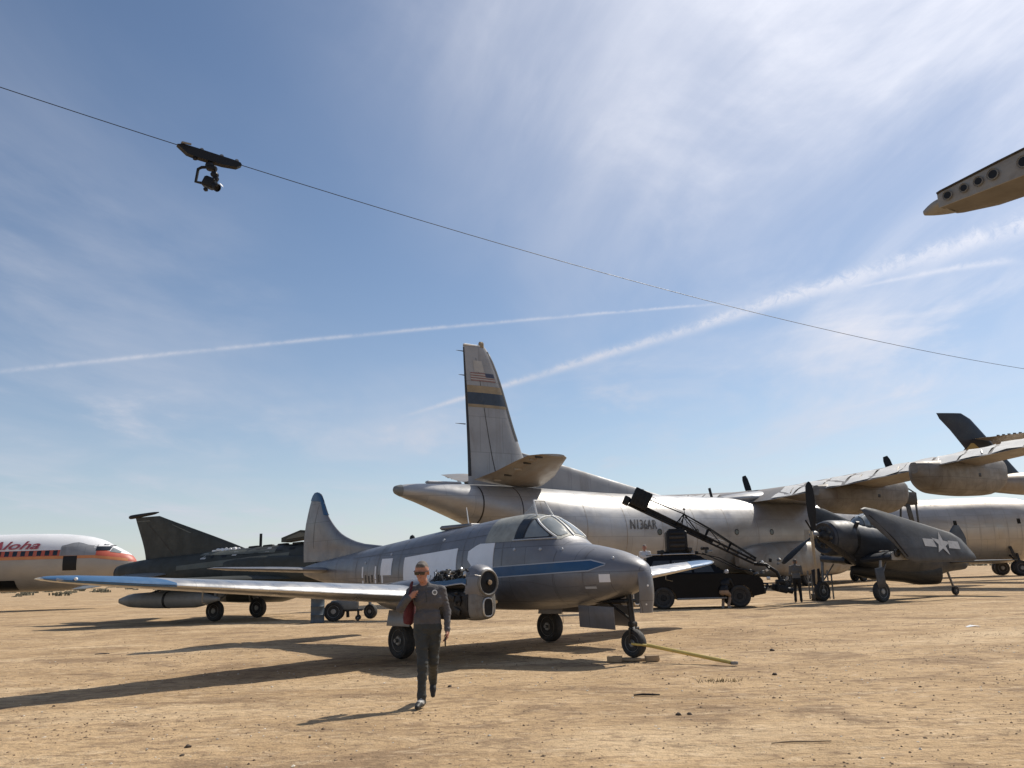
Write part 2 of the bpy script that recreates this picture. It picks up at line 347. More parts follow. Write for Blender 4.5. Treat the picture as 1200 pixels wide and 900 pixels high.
def mats():
    a = MT
    a['dove_grey'] = mat('weathered grey aircraft paint', (.195, .195, .207), .40, .32, .16, 1.3, (.11, .095, .085), .6, 1.3, (.9, 1, .45), .005, 3.5, (1.15, .52, .007, .42, (0, 2)), coat=.08)
    a['dove_wing'] = mat('bare aluminium wing skin', (.56, .55, .53), .36, .85, .1, 1.5, (.30, .25, .20), .6, 1.1, (1.4, .5, 1), .0015, 7, (.6, .9, .006, .25, (1, 0)))
    a['nacelle'] = mat('grimy nacelle skin', (.21, .195, .175), .55, .2, .2, .8, (.10, .085, .07), .7, .9, (.6, 1, 1), .006, 3, (1.2, .7, .018, .35, (0, 2)), dthr=.44)
    a['lap'] = mat('darker lap joint', (.145, .143, .15), .5, .25, .2, 4)
    a['pearl_lap'] = mat('fuselage lap joint', (.40, .375, .34), .5, .4, .1, 2)
    a['dullalu'] = mat('dull weathered cowl metal', (.19, .18, .165), .6, .2, .2, 5, (.09, .075, .062), .65, 5, (1, 1, .6), .003, 12)
    a['alu'] = mat('bare aluminium', (.55, .54, .52), .38, .8, .12, 4, (.25, .2, .16), .5, 3)
    a['white_board'] = mat('white window masking', (.78, .79, .82), .6, 0, .05, 3, (.6, .59, .6), .35, 2.2, (1, 1, 1), .006, 7)
    a['blue'] = mat('faded blue paint', (.020, .078, .175), .4, 0, .14, 3, (.09, .1, .12), .4, 2)
    a['blue_lite'] = mat('sun bleached blue paint', (.055, .135, .26), .4, .1, .15, 2, (.10, .17, .27), .5, 2)
    a['trim'] = mat('pale trim line', (.38, .40, .43), .5)
    a['cream'] = mat('stained cream canopy paint', (.30, .30, .265), .6, 0, .2, 4, (.15, .15, .13), .6, 2.5, (1, 1, 1), .004, 14)
    a['glass'] = mat('dusty cockpit glass', (.20, .22, .22), .16, 0, .2, 3, (.34, .35, .34), .6, 2.5, spec=.6, coat=.3, rvar=.08)
    a['glass_dark'] = mat('dark glazing', (.012, .014, .016), .12, 0, .2, 3, spec=.7, rvar=.05)
    a['frame'] = mat('dark frame', (.03, .03, .032), .5)
    a['black'] = mat('matt black', (.0075, .008, .0095), .5, 0, .25, 6, spec=.3)
    a['blackgloss'] = mat('black vehicle paint', (.0055, .006, .008), .22, 0, .15, 2, (.012, .011, .010), .3, 2, spec=.12, rvar=.06)
    a['soot'] = mat('oily black metal', (.032, .028, .024), .5, .4, .4, 9, (.10, .075, .05), .5, 8)
    a['engine'] = mat('greasy engine metal', (.13, .12, .105), .45, .6, .45, 14, (.035, .03, .025), .8, 11)
    a['rubber'] = mat('dusty tyre rubber', (.028, .027, .026), .8, 0, .2, 10, (.16, .125, .085), .45, 6)
    a['hub'] = mat('dull wheel hub', (.26, .255, .245), .5, .5, .2, 8, (.08, .07, .055), .6, 7)
    a['steel'] = mat('grey gear steel', (.2, .2, .2), .45, .6, .2, 9, (.07, .06, .05), .6, 8)
    a['wood'] = mat('weathered timber', (.36, .26, .16), .85, 0, .25, 5, (.18, .13, .09), .5, 5, (.5, 6, 6), .004, 40)
    a['yellow'] = mat('worn yellow paint', (.58, .44, .12), .5, 0, .15, 6, (.28, .22, .14), .5, 9)
    a['c133'] = mat('weathered bare cargo skin', (.38, .383, .39), .46, .45, .12, .5, (.20, .175, .15), .6, .35, (.5, 1, 1.5), .004, 3, (2.6, 1.15, .02, .24, (0, 2)), dthr=.46)
    a['c133_fin'] = mat('chalky grey fin paint', (.30, .305, .315), .6, .15, .14, .5, (.17, .15, .135), .65, .5, (1.6, 1, .3), .004, 3, (1.5, 2.1, .025, .25, (0, 2)))
    a['shroud'] = mat('sunlit tone flap shroud skin', (.78, .76, .71), .55, 0, .06, 1, (.6, .56, .5), .4, 1.3)  # paler than the wing skin: sunlit brightness of the top surface put into the colour
    a['c133_wing'] = mat('weathered wing skin', (.285, .268, .245), .5, .3, .15, .45, (.24, .18, .13), .7, .5, (1.6, .4, 1), .004, 3, (1.6, 2.2, .02, .22, (1, 0)), dthr=.45)
    a['deice'] = mat('black rubber leading edge', (.02, .02, .021), .6)
    a['olive'] = mat('faded dark olive paint', (.032, .034, .027), .62, .05, .2, .9, (.075, .072, .056), .5, .8, (.6, 1, 1), .002, 8, (1.0, .5, .01, .25, (0, 2)))
    a['olive_lite'] = mat('sun faded olive panel', (.11, .115, .095), .62, .05, .2, .9, (.16, .15, .12), .5, 1.2)
    a['tank'] = mat('grey tank paint', (.17, .175, .17), .55, .1, .12, 2, (.08, .07, .06), .5, 2.4)
    a['navy'] = mat('faded navy aircraft paint', (.030, .035, .045), .5, .1, .25, 1.2, (.085, .088, .092), .65, 1.1, (1, 1, 1), .004, 6, (.95, .62, .010, .3, (0, 2)))
    a['navy_wing'] = mat('chalky navy wing paint', (.060, .064, .070), .62, .05, .2, 1.4, (.11, .11, .11), .6, 1.6, (.6, 1, 1.4), .005, 8, (1.1, .5, .012, .25, (0, 2)))
    a['white'] = mat('white paint', (.74, .74, .72), .5, 0, .05, 2, (.5, .47, .42), .45, 1.6)
    a['insig'] = mat('off white insignia paint', (.46, .46, .45), .65, 0, .15, 3, (.18, .18, .18), .6, 5)
    a['liner_top'] = mat('white airliner paint', (.76, .76, .76), .4, 0, .04, .6, (.6, .58, .55), .5, .7, (.4, 1, 2))
    a['liner_red'] = mat('faded red orange band', (.44, .085, .05), .5, 0, .15, .5, (.46, .20, .12), .6, .8)
    a['liner_low'] = mat('bare lower fuselage skin', (.36, .335, .30), .5, .3, .12, .5, (.24, .20, .165), .6, .6, (.4, 1, 1.5))
    a['liner_text'] = mat('faded crimson lettering', (.36, .07, .09), .6, 0, .2, .6, (.52, .25, .25), .5, 2.2)
    a['reg'] = mat('dark registration paint', (.055, .055, .058), .6)
    a['flagred'] = mat('faded flag red', (.22, .12, .11), .6); a['flagblue'] = mat('faded flag blue', (.045, .055, .10), .6); a['flagwhite'] = mat('faded flag white', (.36, .35, .33), .6)
    a['bandblue'] = mat('weathered blue band', (.030, .048, .075), .6, 0, .3, 1.2, (.12, .12, .12), .5, 2.5, dthr=.6)
    a['bandgold'] = mat('weathered tan band', (.26, .20, .12), .6, 0, .2, 1.5, (.2, .19, .18), .6, 2)
    a['drum'] = mat('slate blue drum paint', (.055, .075, .095), .5, .1, .15, 4, (.09, .06, .045), .4, 6)
    a['tarp'] = mat('tan canvas strap', (.42, .32, .20), .9, 0, .15, 8)
    a['skin'] = mat('skin', (.42, .20, .135), .55, 0, .12, 30, spec=.4); a['hair'] = mat('short grey brown hair', (.12, .102, .088), .75, 0, .35, 60, bump=.006, bscale=120)
    a['shirt'] = mat('grey zip top', (.088, .084, .088), .85, 0, .1, 8, bump=.02, bscale=9); a['trousers'] = mat('dark grey trousers', (.042, .045, .043), .85, 0, .12, 8, bump=.02, bscale=8)
    a['shoe'] = mat('black trainers', (.02, .02, .02), .6); a['sole'] = mat('pale shoe panel', (.35, .34, .32), .6)
    a['redbag'] = mat('dark red nylon', (.085, .012, .017), .8, 0, .15, 9, bump=.008, bscale=18); a['whiteshirt'] = mat('white shirt', (.62, .62, .63), .8)
    a['tanleg'] = mat('tan trousers', (.30, .20, .13), .85); a['greytee'] = mat('grey shirt', (.13, .13, .13), .85)
    a['pearl'] = mat('bare fuselage metal', (.50, .47, .43), .42, .55, .1, .5, (.30, .24, .18), .55, .4, (.4, 1, 1.4), .003, 3, (1.5, 1.0, .02, .22, (0, 2)))
    a['tailnavy'] = mat('dark navy tail paint', (.012, .016, .028), .35, 0, .1, .6); a['gold'] = mat('dull gold tail paint', (.34, .25, .10), .5, 0, .1, 1)
    a['webgrey'] = mat('grey spar web', (.25, .245, .23), .6, .2, .15, 3, (.12, .10, .085), .5, 4); a['underside'] = mat('stained tan wing underside', (.115, .105, .092), .6, .1, .2, 1.5, (.075, .068, .06), .6, 2.5)
mats()
def wheel(name, parent, c, r, wd, axis=(0, 1, 0), rim='hub'):
    """tyre with a rounded tread, rim dish on both faces"""
    t = B().lathe([(r*.60, -wd*.36), (r*.80, -wd*.5), (r*.93, -wd*.42), (r*.985, -wd*.25), (r, 0), (r*.985, wd*.25), (r*.93, wd*.42), (r*.80, wd*.5), (r*.60, wd*.36)], c, axis, 28)
    o = t.out(name, MT['rubber'], parent)
    B().lathe([(r*.10, -wd*.44), (r*.22, -wd*.44), (r*.30, -wd*.30), (r*.52, -wd*.26), (r*.60, -wd*.40), (r*.62, -wd*.36), (r*.62, wd*.36), (r*.60, wd*.40), (r*.52, wd*.26), (r*.30, wd*.30), (r*.22, wd*.44), (r*.10, wd*.44)], c, axis, 24).out('rim', MT[rim], o)
    return o

# ------------------------------------------------------------------ ground
def vnoise(x, y, seed=0):
    r = np.random.default_rng(seed).random((256, 256)); xi = np.floor(x).astype(int); yi = np.floor(y).astype(int); fx = x-xi; fy = y-yi
    fx = fx*fx*(3-2*fx); fy = fy*fy*(3-2*fy); g = lambda a, b: r[a % 256, b % 256]
    return g(xi, yi)*(1-fx)*(1-fy)+g(xi+1, yi)*fx*(1-fy)+g(xi, yi+1)*(1-fx)*fy+g(xi+1, yi+1)*fx*fy-.5
def gh(x, y):
    d = np.hypot(x, y); f = np.clip((70-d)/30, 0, 1)
    return f*(.022*vnoise(x*.55, y*.9, 1)+.016*vnoise(x*1.3+7, y*2.4, 2)+.010*vnoise(x*4.1, y*5.3, 3)+.006*vnoise(x*9, y*11, 4))-.004
def ground_mat():
    m = bpy.data.materials.new('dry sandy ground'); m.use_nodes = True; nt = m.node_tree; N = nt.nodes; L = nt.links; p = N['Principled BSDF']
    tcn = N.new('ShaderNodeTexCoord'); vec = tcn.outputs['Object']
    def noise(sc, det=8, ro=.62, st=(1, 1, 1), loc=(0, 0, 0), rz=0, dist=0):
        mp = N.new('ShaderNodeMapping'); L.new(vec, mp.inputs[0]); mp.inputs['Scale'].default_value = st; mp.inputs['Location'].default_value = loc; mp.inputs['Rotation'].default_value = (0, 0, R(rz))
        n = N.new('ShaderNodeTexNoise'); L.new(mp.outputs[0], n.inputs['Vector']); n.inputs['Scale'].default_value = sc; n.inputs['Detail'].default_value = det; n.inputs['Roughness'].default_value = ro; n.inputs['Distortion'].default_value = dist
        return n.outputs[0]
    def rng(v, a, b, c=0, d=1):
        n = N.new('ShaderNodeMapRange'); L.new(v, n.inputs[0]); n.interpolation_type = 'SMOOTHSTEP'
        for i, q in enumerate((a, b, c, d)): n.inputs[i+1].default_value = q
        return n.outputs[0]
    def mixc(f, a, b):
        n = N.new('ShaderNodeMix'); n.data_type = 'RGBA'; L.new(f, n.inputs[0])
        for i, q in ((6, a), (7, b)):
            if isinstance(q, tuple): n.inputs[i].default_value = (*q, 1)
            else: L.new(q, n.inputs[i])
        return n.outputs[2]
    c = mixc(rng(noise(.35, 7, .6), .34, .66), (.40, .272, .148), (.555, .39, .222))
    c = mixc(rng(noise(.22, 9, .66, (.45, 1.5, 1), (3, 8, 0), 14, .7), .50, .66, 0, .80), c, (.69, .52, .325))       # scraped pale dust, streaked
    c = mixc(rng(noise(.55, 9, .72, (.8, 1.25, 1), (13, 2, 0), -8, .8), .50, .62, 0, .72), c, (.215, .142, .085))      # darker crusted soil
    c = mixc(rng(noise(1.9, 9, .76, (.85, 1.2, 1), (1, 22, 0), 10, .6), .54, .64, 0, .68), c, (.19, .13, .08))
    c = mixc(rng(noise(1.1, 9, .68, (.10, 2.4, 1), (2, 9, 0), 7, .25), .55, .68, 0, .30), c, (.235, .158, .096))   # drag marks and old wheel tracks
    c = mixc(rng(noise(.9, 9, .68, (.09, 2.2, 1), (22, 19, 0), -14, .2), .57, .70, 0, .30), c, (.66, .51, .34))
    c = mixc(rng(noise(5.5, 8, .72, (.75, 1.5, 1), (17, 5, 0), 6, .4), .49, .63, 0, .66), c, (.20, .135, .083))
    c = mixc(rng(noise(4.2, 8, .72, (.6, 1.6, 1), (5, 41, 0), -5, .4), .53, .66, 0, .62), c, (.70, .54, .36))
    c = mixc(rng(noise(14, 6, .7), .585, .68, 0, .60), c, (.17, .118, .076))                                              # small clods
    c = mixc(rng(noise(19, 5, .7, (1, 1, 1), (31, 7, 0)), .64, .72, 0, .55), c, (.66, .56, .42))
    c = mixc(rng(noise(70, 4, .7), .35, .72, 0, .38), c, (.20, .135, .082))
    L.new(c, p.inputs['Base Color']); p.inputs['Roughness'].default_value = .95; p.inputs['Specular IOR Level'].default_value = .15
    add = None
    for sc, amp, st, rz in ((3.2, .075, (.7, 1.4, 1), 8), (11, .034, (1, 1, 1), 0), (38, .013, (1, 1, 1), 0), (120, .003, (1, 1, 1), 0)):
        q = N.new('ShaderNodeMath'); q.operation = 'MULTIPLY'; L.new(noise(sc, 5, .65, st, (sc, 3, 1), rz), q.inputs[0]); q.inputs[1].default_value = amp
        if add is None: add = q.outputs[0]
        else:
            s2 = N.new('ShaderNodeMath'); L.new(add, s2.inputs[0]); L.new(q.outputs[0], s2.inputs[1]); add = s2.outputs[0]
    b = N.new('ShaderNodeBump'); b.inputs['Distance'].default_value = 1; b.inputs['Strength'].default_value = .9; L.new(add, b.inputs['Height']); L.new(b.outputs[0], p.inputs['Normal'])
    return m
def axis(a, b, step, far, k=1.16):
    v = list(np.arange(a, b+1e-6, step)); s = step
    while v[-1] < far: s *= k; v.append(v[-1]+s)
    s = step; u = []
    x = a
    while x > -far: s *= k; x -= s; u.append(x)
    return np.array(u[::-1]+v)
GX = axis(-14, 14, .10, 4000); GY = axis(6, 32, .10, 4000)
XX, YY = np.meshgrid(GX, GY); ZZ = gh(XX, YY); nx_, ny_ = len(GX), len(GY)
V = np.stack([XX.ravel(), YY.ravel(), ZZ.ravel()], 1)
ii = np.arange((ny_-1)*nx_).reshape(ny_-1, nx_)[:, :-1].ravel(); Fq = np.stack([ii, ii+1, ii+nx_+1, ii+nx_], 1)
me = bpy.data.meshes.new('ground'); me.vertices.add(len(V)); me.vertices.foreach_set('co', V.ravel().astype(np.float32))
me.loops.add(Fq.size); me.loops.foreach_set('vertex_index', Fq.ravel().astype(np.int32)); me.polygons.add(len(Fq)); me.polygons.foreach_set('loop_start', np.arange(0, Fq.size, 4, dtype=np.int32))
me.update(); me.validate(); me.polygons.foreach_set('use_smooth', [True]*len(Fq)); me.materials.append(ground_mat())
GROUND = bpy.data.objects.new('ground', me); COL.objects.link(GROUND); tag(GROUND, kind='structure')

# ------------------------------------------------------------------ grey twin-engined aeroplane in the foreground
def dove():
    t = thing('twin_engine_aeroplane', 'weathered grey twin-engined aeroplane with blue stripe and propellers removed', 'aeroplane', (2.29, 15.33, 0), -.8116)
    G, W = MT['dove_grey'], MT['dove_wing']
    fus = Loft([(.06, .03, 1.50, 1.53, 1.56), (.03, .14, 1.38, 1.52, 1.64), (-.05, .24, 1.29, 1.51, 1.72), (-.25, .40, 1.19, 1.50, 1.82), (-.6, .555, 1.08, 1.49, 1.94), (-1.1, .68, .99, 1.49, 2.05), (-1.50, .735, .93, 1.51, 2.125), (-1.68, .75, .92, 1.52, 2.25), (-1.97, .78, .89, 1.54, 2.50), (-2.25, .795, .87, 1.555, 2.665), (-2.5, .81, .86, 1.565, 2.735),
                (-2.9, .82, .845, 1.58, 2.765), (-3.5, .825, .84, 1.60, 2.74), (-4.2, .82, .84, 1.62, 2.68), (-5.6, .79, .85, 1.62, 2.58), (-7, .70, .92, 1.62, 2.45), (-8.5, .53, 1.08, 1.66, 2.31), (-10, .34, 1.32, 1.72, 2.16), (-11.4, .16, 1.55, 1.78, 2.02), (-12.1, .05, 1.68, 1.8, 1.92)], 2.25)
    body = obj('fuselage', *fus.mesh(70, 48), G, t)
    # cockpit: stained cream roof panels, dusty panes, pale posts
    XH = np.concatenate([np.linspace(-1.70, -2.3, 10), np.linspace(-2.4, -3.5, 12)]); corner = lambda x: 2.235+max(0, -1.78-x)*.68
    sill = lambda x: 2.20
    hood = obj('cockpit_hood', *fus.panel(XH, lambda x: min(sill(x), fus.zt(x)-.01), lambda x: fus.zt(x)-.0005, -1, .006, 14), MT['cream'], t)
    obj('hood_panel', *fus.panel(XH, lambda x: min(sill(x), fus.zt(x)-.01), lambda x: fus.zt(x)-.0005, 1, .006, 14), MT['cream'], hood)
    for sg in (-1, 1):
        obj('side_window_frame', *fus.panel(np.linspace(-2.66, -1.84, 14), 2.225, lambda x: min(2.63, corner(x)-.005), sg, .012, 8), MT['frame'], hood)
        obj('side_pane', *fus.panel(np.linspace(-2.62, -2.42, 6), 2.25, 2.59, sg, .018, 6, .008), MT['glass_dark'], hood)
        obj('windscreen_pane', *fus.panel(np.linspace(-2.38, -1.90, 10), 2.25, lambda x: min(2.60, corner(x)-.035), sg, .018, 8, .008), MT['glass'], hood)
        obj('front_pane', *fus.panel(np.linspace(-2.21, -1.75, 12), lambda x: min(corner(x)+.03, fus.zt(x)-.02), lambda x: fus.zt(x)-.004, sg, .014, 8), MT['glass'], hood)
        B().tube([fus.side(x, corner(x), sg, .016) for x in np.linspace(-1.78, -2.34, 9)], .020, 6).out('corner_post', MT['white'], hood)
        B().tube([fus.side(x, 2.215, sg, .014) for x in np.linspace(-1.76, -2.68, 12)], .016, 6).out('sill', MT['trim'], hood)
    B().tube([(x, 0, float(fus.zt(x))+.012) for x in np.linspace(-1.70, -2.29, 7)], .018, 6).out('centre_post', MT['white'], hood)
    B().tube([(x, y, z) for x, y, z in [tuple(fus.side(-2.30, fus.zt(-2.30)-d, -1, .012)) for d in (.10, .05, .02)]]+[(-2.30, 0, float(fus.zt(-2.30))+.012)]+[tuple(fus.side(-2.30, fus.zt(-2.30)-d, 1, .012)) for d in (.02, .05, .10)], .016, 6).out('windscreen_arch', MT['white'], hood)
    # raised roof hatch frame, broken pane
    B().tube([(-2.45, -.25, 2.70), (-2.60, -.18, 3.02), (-2.63, .16, 3.02), (-2.47, .25, 2.70)], .018, 6).out('open_hatch_frame', MT['white'], hood)
    B().add([(-2.47, -.2, 2.76), (-2.61, -.14, 2.99), (-2.80, -.1, 2.90), (-3.0, -.1, 2.77)], [(0, 1, 2, 3)]).out('hatch_pane', mat('clouded perspex', (.4, .42, .42), .3, 0, .2, 5, alpha=.45), hood, 0)
    B().tube([(-4.75, -.1, 2.60), (-4.83, -.1, 3.05)], [.016, .010], 6).out('whip_aerial', MT['white'], t)
    B().lathe([(.06, 0), (.07, .04), (.05, .10), (.001, .13)], (-7.0, 0, 2.43), (0, 0, 1), 12).out('beacon', MT['black'], t)
    B().box((-5.1, 0, 2.63), (1.1, .5, .10), None, .04).out('roof_hatch', G, t)
    # white masked windows
    wm_ = MT['white_board']
    for sg in (-1, 1):
        obj('masked_window', *fus.panel(np.linspace(-6.32, -4.36, 12), lambda x: 1.50, lambda x: 2.00+.13*(x+6.32)/1.96, sg, .012, 7, .02), wm_, t)
        obj('masked_window', *fus.panel(np.linspace(-3.98, -3.19, 8), lambda x: 1.66 if x > -3.75 else 1.66+.22*(-3.75-x)/.23, lambda x: 2.05+.14*min(1, (x+3.98)/.3), sg, .012, 6, .02), wm_, t)
        obj('masked_window', *fus.panel(np.linspace(-7.36, -6.86, 5), 1.62, 2.0, sg, .012, 5, .02), wm_, t)
        # blue cheat line with pale borders
        cz = lambda x: 1.68+.030*(x+.9) if x > -3.2 else 1.61+.073*(x+3.2)
        hw = lambda x: .085*min(1, max(0, (-.52-x)/.30)) if x > -1 else .085+.01*min(1, max(0, (-x-1)/3))
        X = np.concatenate([np.linspace(-.52, -.82, 5), np.linspace(-1, -9.2, 40)])
        obj('cheat_line', *fus.panel(X, lambda x: cz(x)-hw(x), lambda x: cz(x)+hw(x), sg, .005, 4), MT['blue'], t)
        for k in (-1, 1):
            obj('cheat_line_border', *fus.panel(X[X > -9.1], lambda x: cz(x)+k*hw(x)-(.0 if k > 0 else .020), lambda x: cz(x)+k*hw(x)+(.020 if k > 0 else .0), sg, .0065, 1), MT['trim'], t)
        obj('placard', *fus.panel(np.linspace(-.62, -.42, 4), 1.38, 1.52, sg, .006, 2), MT['white_board'], t)
        obj('access_plate', *fus.panel(np.linspace(-.92, -.70, 4), 1.27, 1.31, sg, .006, 1), MT['trim'], t)
        for x, z in ((-1.55, 2.0), (-1.95, 2.02), (-.45, 1.80), (-2.6, 2.04), (-5.0, 2.33), (-8.2, 1.93), (-7.0, 2.1)):
            p = fus.side(x, z, sg, .0); B().lathe([(.035, -.01), (.03, .014), (.001, .02)], p, (0, sg, .3), 10).out('vent_cap', MT['trim'], t)
        for k in range(7):   # small static fittings and stencil marks behind the door
            x = -8.35+k*.17; z = 1.50+(.02 if k % 2 else 0)
            obj('stencil_mark', *fus.panel([x, x+.07], z-.06, z+.12+(.22 if k in (0, 4, 6) else 0), sg, .005, 2), MT['white_board' if k in (0, 4, 6) else 'frame'], t)
    for x in (-.95, -1.62, -2.95, -4.18, -6.55, -7.55, -8.7, -9.9): # lap joints
        for sg in (-1, 1): obj('lap_joint', *fus.panel([x, x+.022], lambda q: fus.zb(q)+.04, lambda q: fus.zt(q)-.04, sg, .003, 18), MT['lap'], t)
    for zf, x0, x1 in ((.30, -.7, -9.5), (.80, -2.2, -9.0)):
        for sg in (-1, 1): obj('lap_joint', *fus.panel(np.linspace(x0, x1, 30), lambda q: fus.zb(q)+zf*(fus.zt(q)-fus.zb(q)), lambda q: fus.zb(q)+zf*(fus.zt(q)-fus.zb(q))+.016, sg, .003, 1), MT['lap'], t)
    # wings
    for sg in (-1, 1):
        secs = [((-3.30, sg*.6, 1.06), 2.75, .15), ((-3.42, sg*2.1, 1.18), 2.55, .145), ((-3.55, sg*4.0, 1.33), 2.15, .14), ((-3.72, sg*6.0, 1.49), 1.72, .13), ((-3.90, sg*7.6, 1.62), 1.36, .12), ((-4.02, sg*8.2, 1.67), 1.16, .11), ((-4.18, sg*8.52, 1.70), .88, .10), ((-4.42, sg*8.69, 1.725), .36, .07)]
        f = Foil(secs, camber=.022, n=18); wg = obj('wing', *f.mesh(), W, t, 40)
        us = [f.span_u(sg*y, 1) for y in np.linspace(6.9, 8.66, 16)]
        y_of = lambda u: abs(f.at(u, .0)[1])
        obj('blue_wing_tip', *f.patch(us, 0, lambda u: .02+.5*min(1, max(0, (y_of(u)-6.9)/.9)), 1, .006, 8), MT['blue_lite'], wg)
        obj('blue_edge_band', *f.patch(us, 0, lambda u: .004+.018*min(1, (y_of(u)-6.9)/.9), -1, .006, 3), MT['blue_lite'], wg)
        # aileron seam strip and tie-down, pitot
        u2 = [f.span_u(sg*y, 1) for y in np.linspace(4.4, 8.2, 10)]
        obj('aileron_gap', *f.patch(u2, .735, .748, 1, .004, 1), MT['frame'], wg); obj('aileron_gap', *f.patch(u2, .735, .748, -1, .004, 1), MT['frame'], wg)
        B().tube([f.at(f.span_u(sg*6.3, 1), .3, -1), f.at(f.span_u(sg*6.3, 1), .3, -1)-np.array([0, 0, .16]), f.at(f.span_u(sg*6.3, 1), .3, -1)-np.array([-.2, 0, .20])], .013, 6).out('pitot_mast', MT['steel'], wg)
        B().lathe([(.028, -.02), (.025, .02), (.001, .04)], f.at(f.span_u(sg*8.3, 1), .02, 1), (1, 0, .2), 10).out('tip_lamp', MT['white'], wg)
    # tailplane
    for sg in (-1, 1):
        f = Foil([((-10.35, sg*.1, 1.80), 1.55, .10), ((-10.55, sg*1.6, 1.86), 1.28, .10), ((-10.8, sg*2.7, 1.90), .95, .09), ((-11.0, sg*3.05, 1.92), .6, .08), ((-11.2, sg*3.15, 1.92), .25, .06)], camber=0)
        obj('tailplane', *f.mesh(), G, t, 40)
    # fin with long dorsal fillet
    zs = [2.05, 2.25, 2.33, 2.42, 2.55, 2.76, 3.0, 3.26, 3.5, 3.70, 3.84, 3.93, 3.98]
    le = pchip(zs, [-7.4, -7.7, -8.05, -8.95, -9.6, -10.2, -10.58, -10.87, -11.04, -11.16, -11.25, -11.34, -11.48])
    te = pchip([1.7, 2.5, 3.0, 3.46, 3.75, 3.9, 3.98], [-12.15, -12.2, -12.13, -11.97, -11.83, -11.72, -11.6])
    zz = np.linspace(2.05, 3.98, 26)
    f = Foil([((le(z), 0, z), le(z)-te(z), min(.12, .17/(le(z)-te(z)))) for z in zz], ud=(0, 1, 0), camber=0, n=16)
    fin = obj('tail_fin', *f.mesh(), G, t, 40)
    for sg in (1, -1):
        us = [f.span_u(z, 2) for z in np.linspace(3.30, 3.97, 22)]
        zu = lambda u: f.at(u, 0)[2]
        obj('blue_fin_cap', *f.patch(us, 0, lambda u: .10+.90*min(1, max(0, (zu(u)-3.70)/.05)), sg, .022, 10), MT['blue'], fin)
        obj('rudder_gap', *f.patch([f.span_u(z, 2) for z in np.linspace(2.4, 3.6, 8)], lambda u: 1-.62/(le(zu(u))-te(zu(u))), lambda u: 1-.605/(le(zu(u))-te(zu(u))), sg, .004, 1), MT['frame'], fin)
    # engine nacelles, stripped of cowlings
    for sg in (-1, 1):
        y = sg*2.1
        nac = Loft([(-5.6, .04, 1.16, 1.2, 1.24), (-5.0, .22, .98, 1.2, 1.42), (-4.2, .33, .86, 1.22, 1.52), (-3.5, .37, .81, 1.25, 1.55), (-3.25, .37, .80, 1.25, 1.56)], 2.3)
        V, F = nac.mesh(20, 28, y); obj('nacelle_rear', V, F, G, t)
        # lower cowl tray: open dark trough, oily and dented
        tr = Loft([(-3.35, .34, .80, 1.06, 1.35), (-2.8, .335, .78, 1.06, 1.345), (-2.13, .30, .80, 1.06, 1.345)], 3.4)
        V, F = tr.mesh(10, 28, y); low = obj('lower_cowl', V, F, MT['soot'], t)
        rr = random.Random(5 if sg < 0 else 6)
        for k in range(16):
            B().box((-3.25+rr.random()*1.1, y+sg*.325, rr.uniform(.92, 1.28)), (rr.uniform(.06, .24), .03, rr.uniform(.03, .12)), rotm(0, rr.uniform(-30, 30), 0), .008).out('cowl_fitting', MT[rr.choice(['soot', 'soot', 'black', 'engine'])], low)
        lip = [(-3.4, y+sg*.34, 1.375), (-2.7, y+sg*.345, 1.40), (-2.40, y+sg*.33, 1.43), (-2.24, y+sg*.31, 1.44), (-2.16, y+sg*.30, 1.415)]
        V = []; F = []
        for q in lip: V += [(q[0], q[1], q[2]), (q[0], q[1]-sg*.012, q[2]+.085), (q[0], q[1]-sg*.16, q[2]+.10)]
        for k in range(len(lip)-1): F += [(3*k, 3*k+3, 3*k+4, 3*k+1), (3*k+1, 3*k+4, 3*k+5, 3*k+2)]
        obj('cowl_lip', V, F, MT['blue'], low, 50)
        B().tube([(q[0], q[1]+sg*.008, q[2]-.005) for q in lip], .014, 6).out('cowl_trim', MT['trim'], low)
        # inverted six: crankcase, cylinder heads, pipes and leads
        eng = B().box((-2.70, y, 1.50), (1.3, .30, .16), None, .04).box((-2.70, y, 1.40), (1.3, .40, .12), None, .03).out('engine_block', MT['soot'], t)
        for k in range(6):
            x = -3.12+k*.19+rr.uniform(-.02, .02)
            B().lathe([(.06, 0), (.075, .015), (.06, .03), (.075, .045), (.06, .06), (.055, .09), (.03, .10)], (x, y+sg*.06, 1.575), (0, sg*.3, 1), 12).out('cylinder', MT['engine' if k % 2 else 'soot'], eng)
            B().tube([(x, y+sg*.12, 1.63), (x+.05, y+sg*.25, 1.58+rr.random()*.05), (x-.02, y+sg*.27, 1.44)], .013, 6).out('pipe', MT['soot'], eng)
        for k in range(26):
            x = -3.25+rr.random()*1.2; p = [(x, y+sg*(.05+.2*rr.random()), 1.56+.1*rr.random())]
            for q in range(3): p.append((p[-1][0]+rr.uniform(-.12, .12), y+sg*rr.uniform(.10, .30), rr.uniform(1.46, 1.70)))
            B().tube(p, rr.uniform(.005, .011), 5).out('lead', MT[rr.choice(['soot', 'black', 'black', 'alu', 'engine'])], eng)
        for k in range(20):
            B().box((-3.22+rr.random()*1.12, y+sg*rr.uniform(.0, .26), rr.uniform(1.50, 1.68)), (rr.uniform(.04, .12), rr.uniform(.04, .10), rr.uniform(.04, .10)), rotm(rr.uniform(-30, 30), rr.uniform(-30, 30), rr.uniform(-40, 40)), .012).out('accessory', MT[rr.choice(['soot', 'engine', 'black', 'soot', 'alu'])], eng)
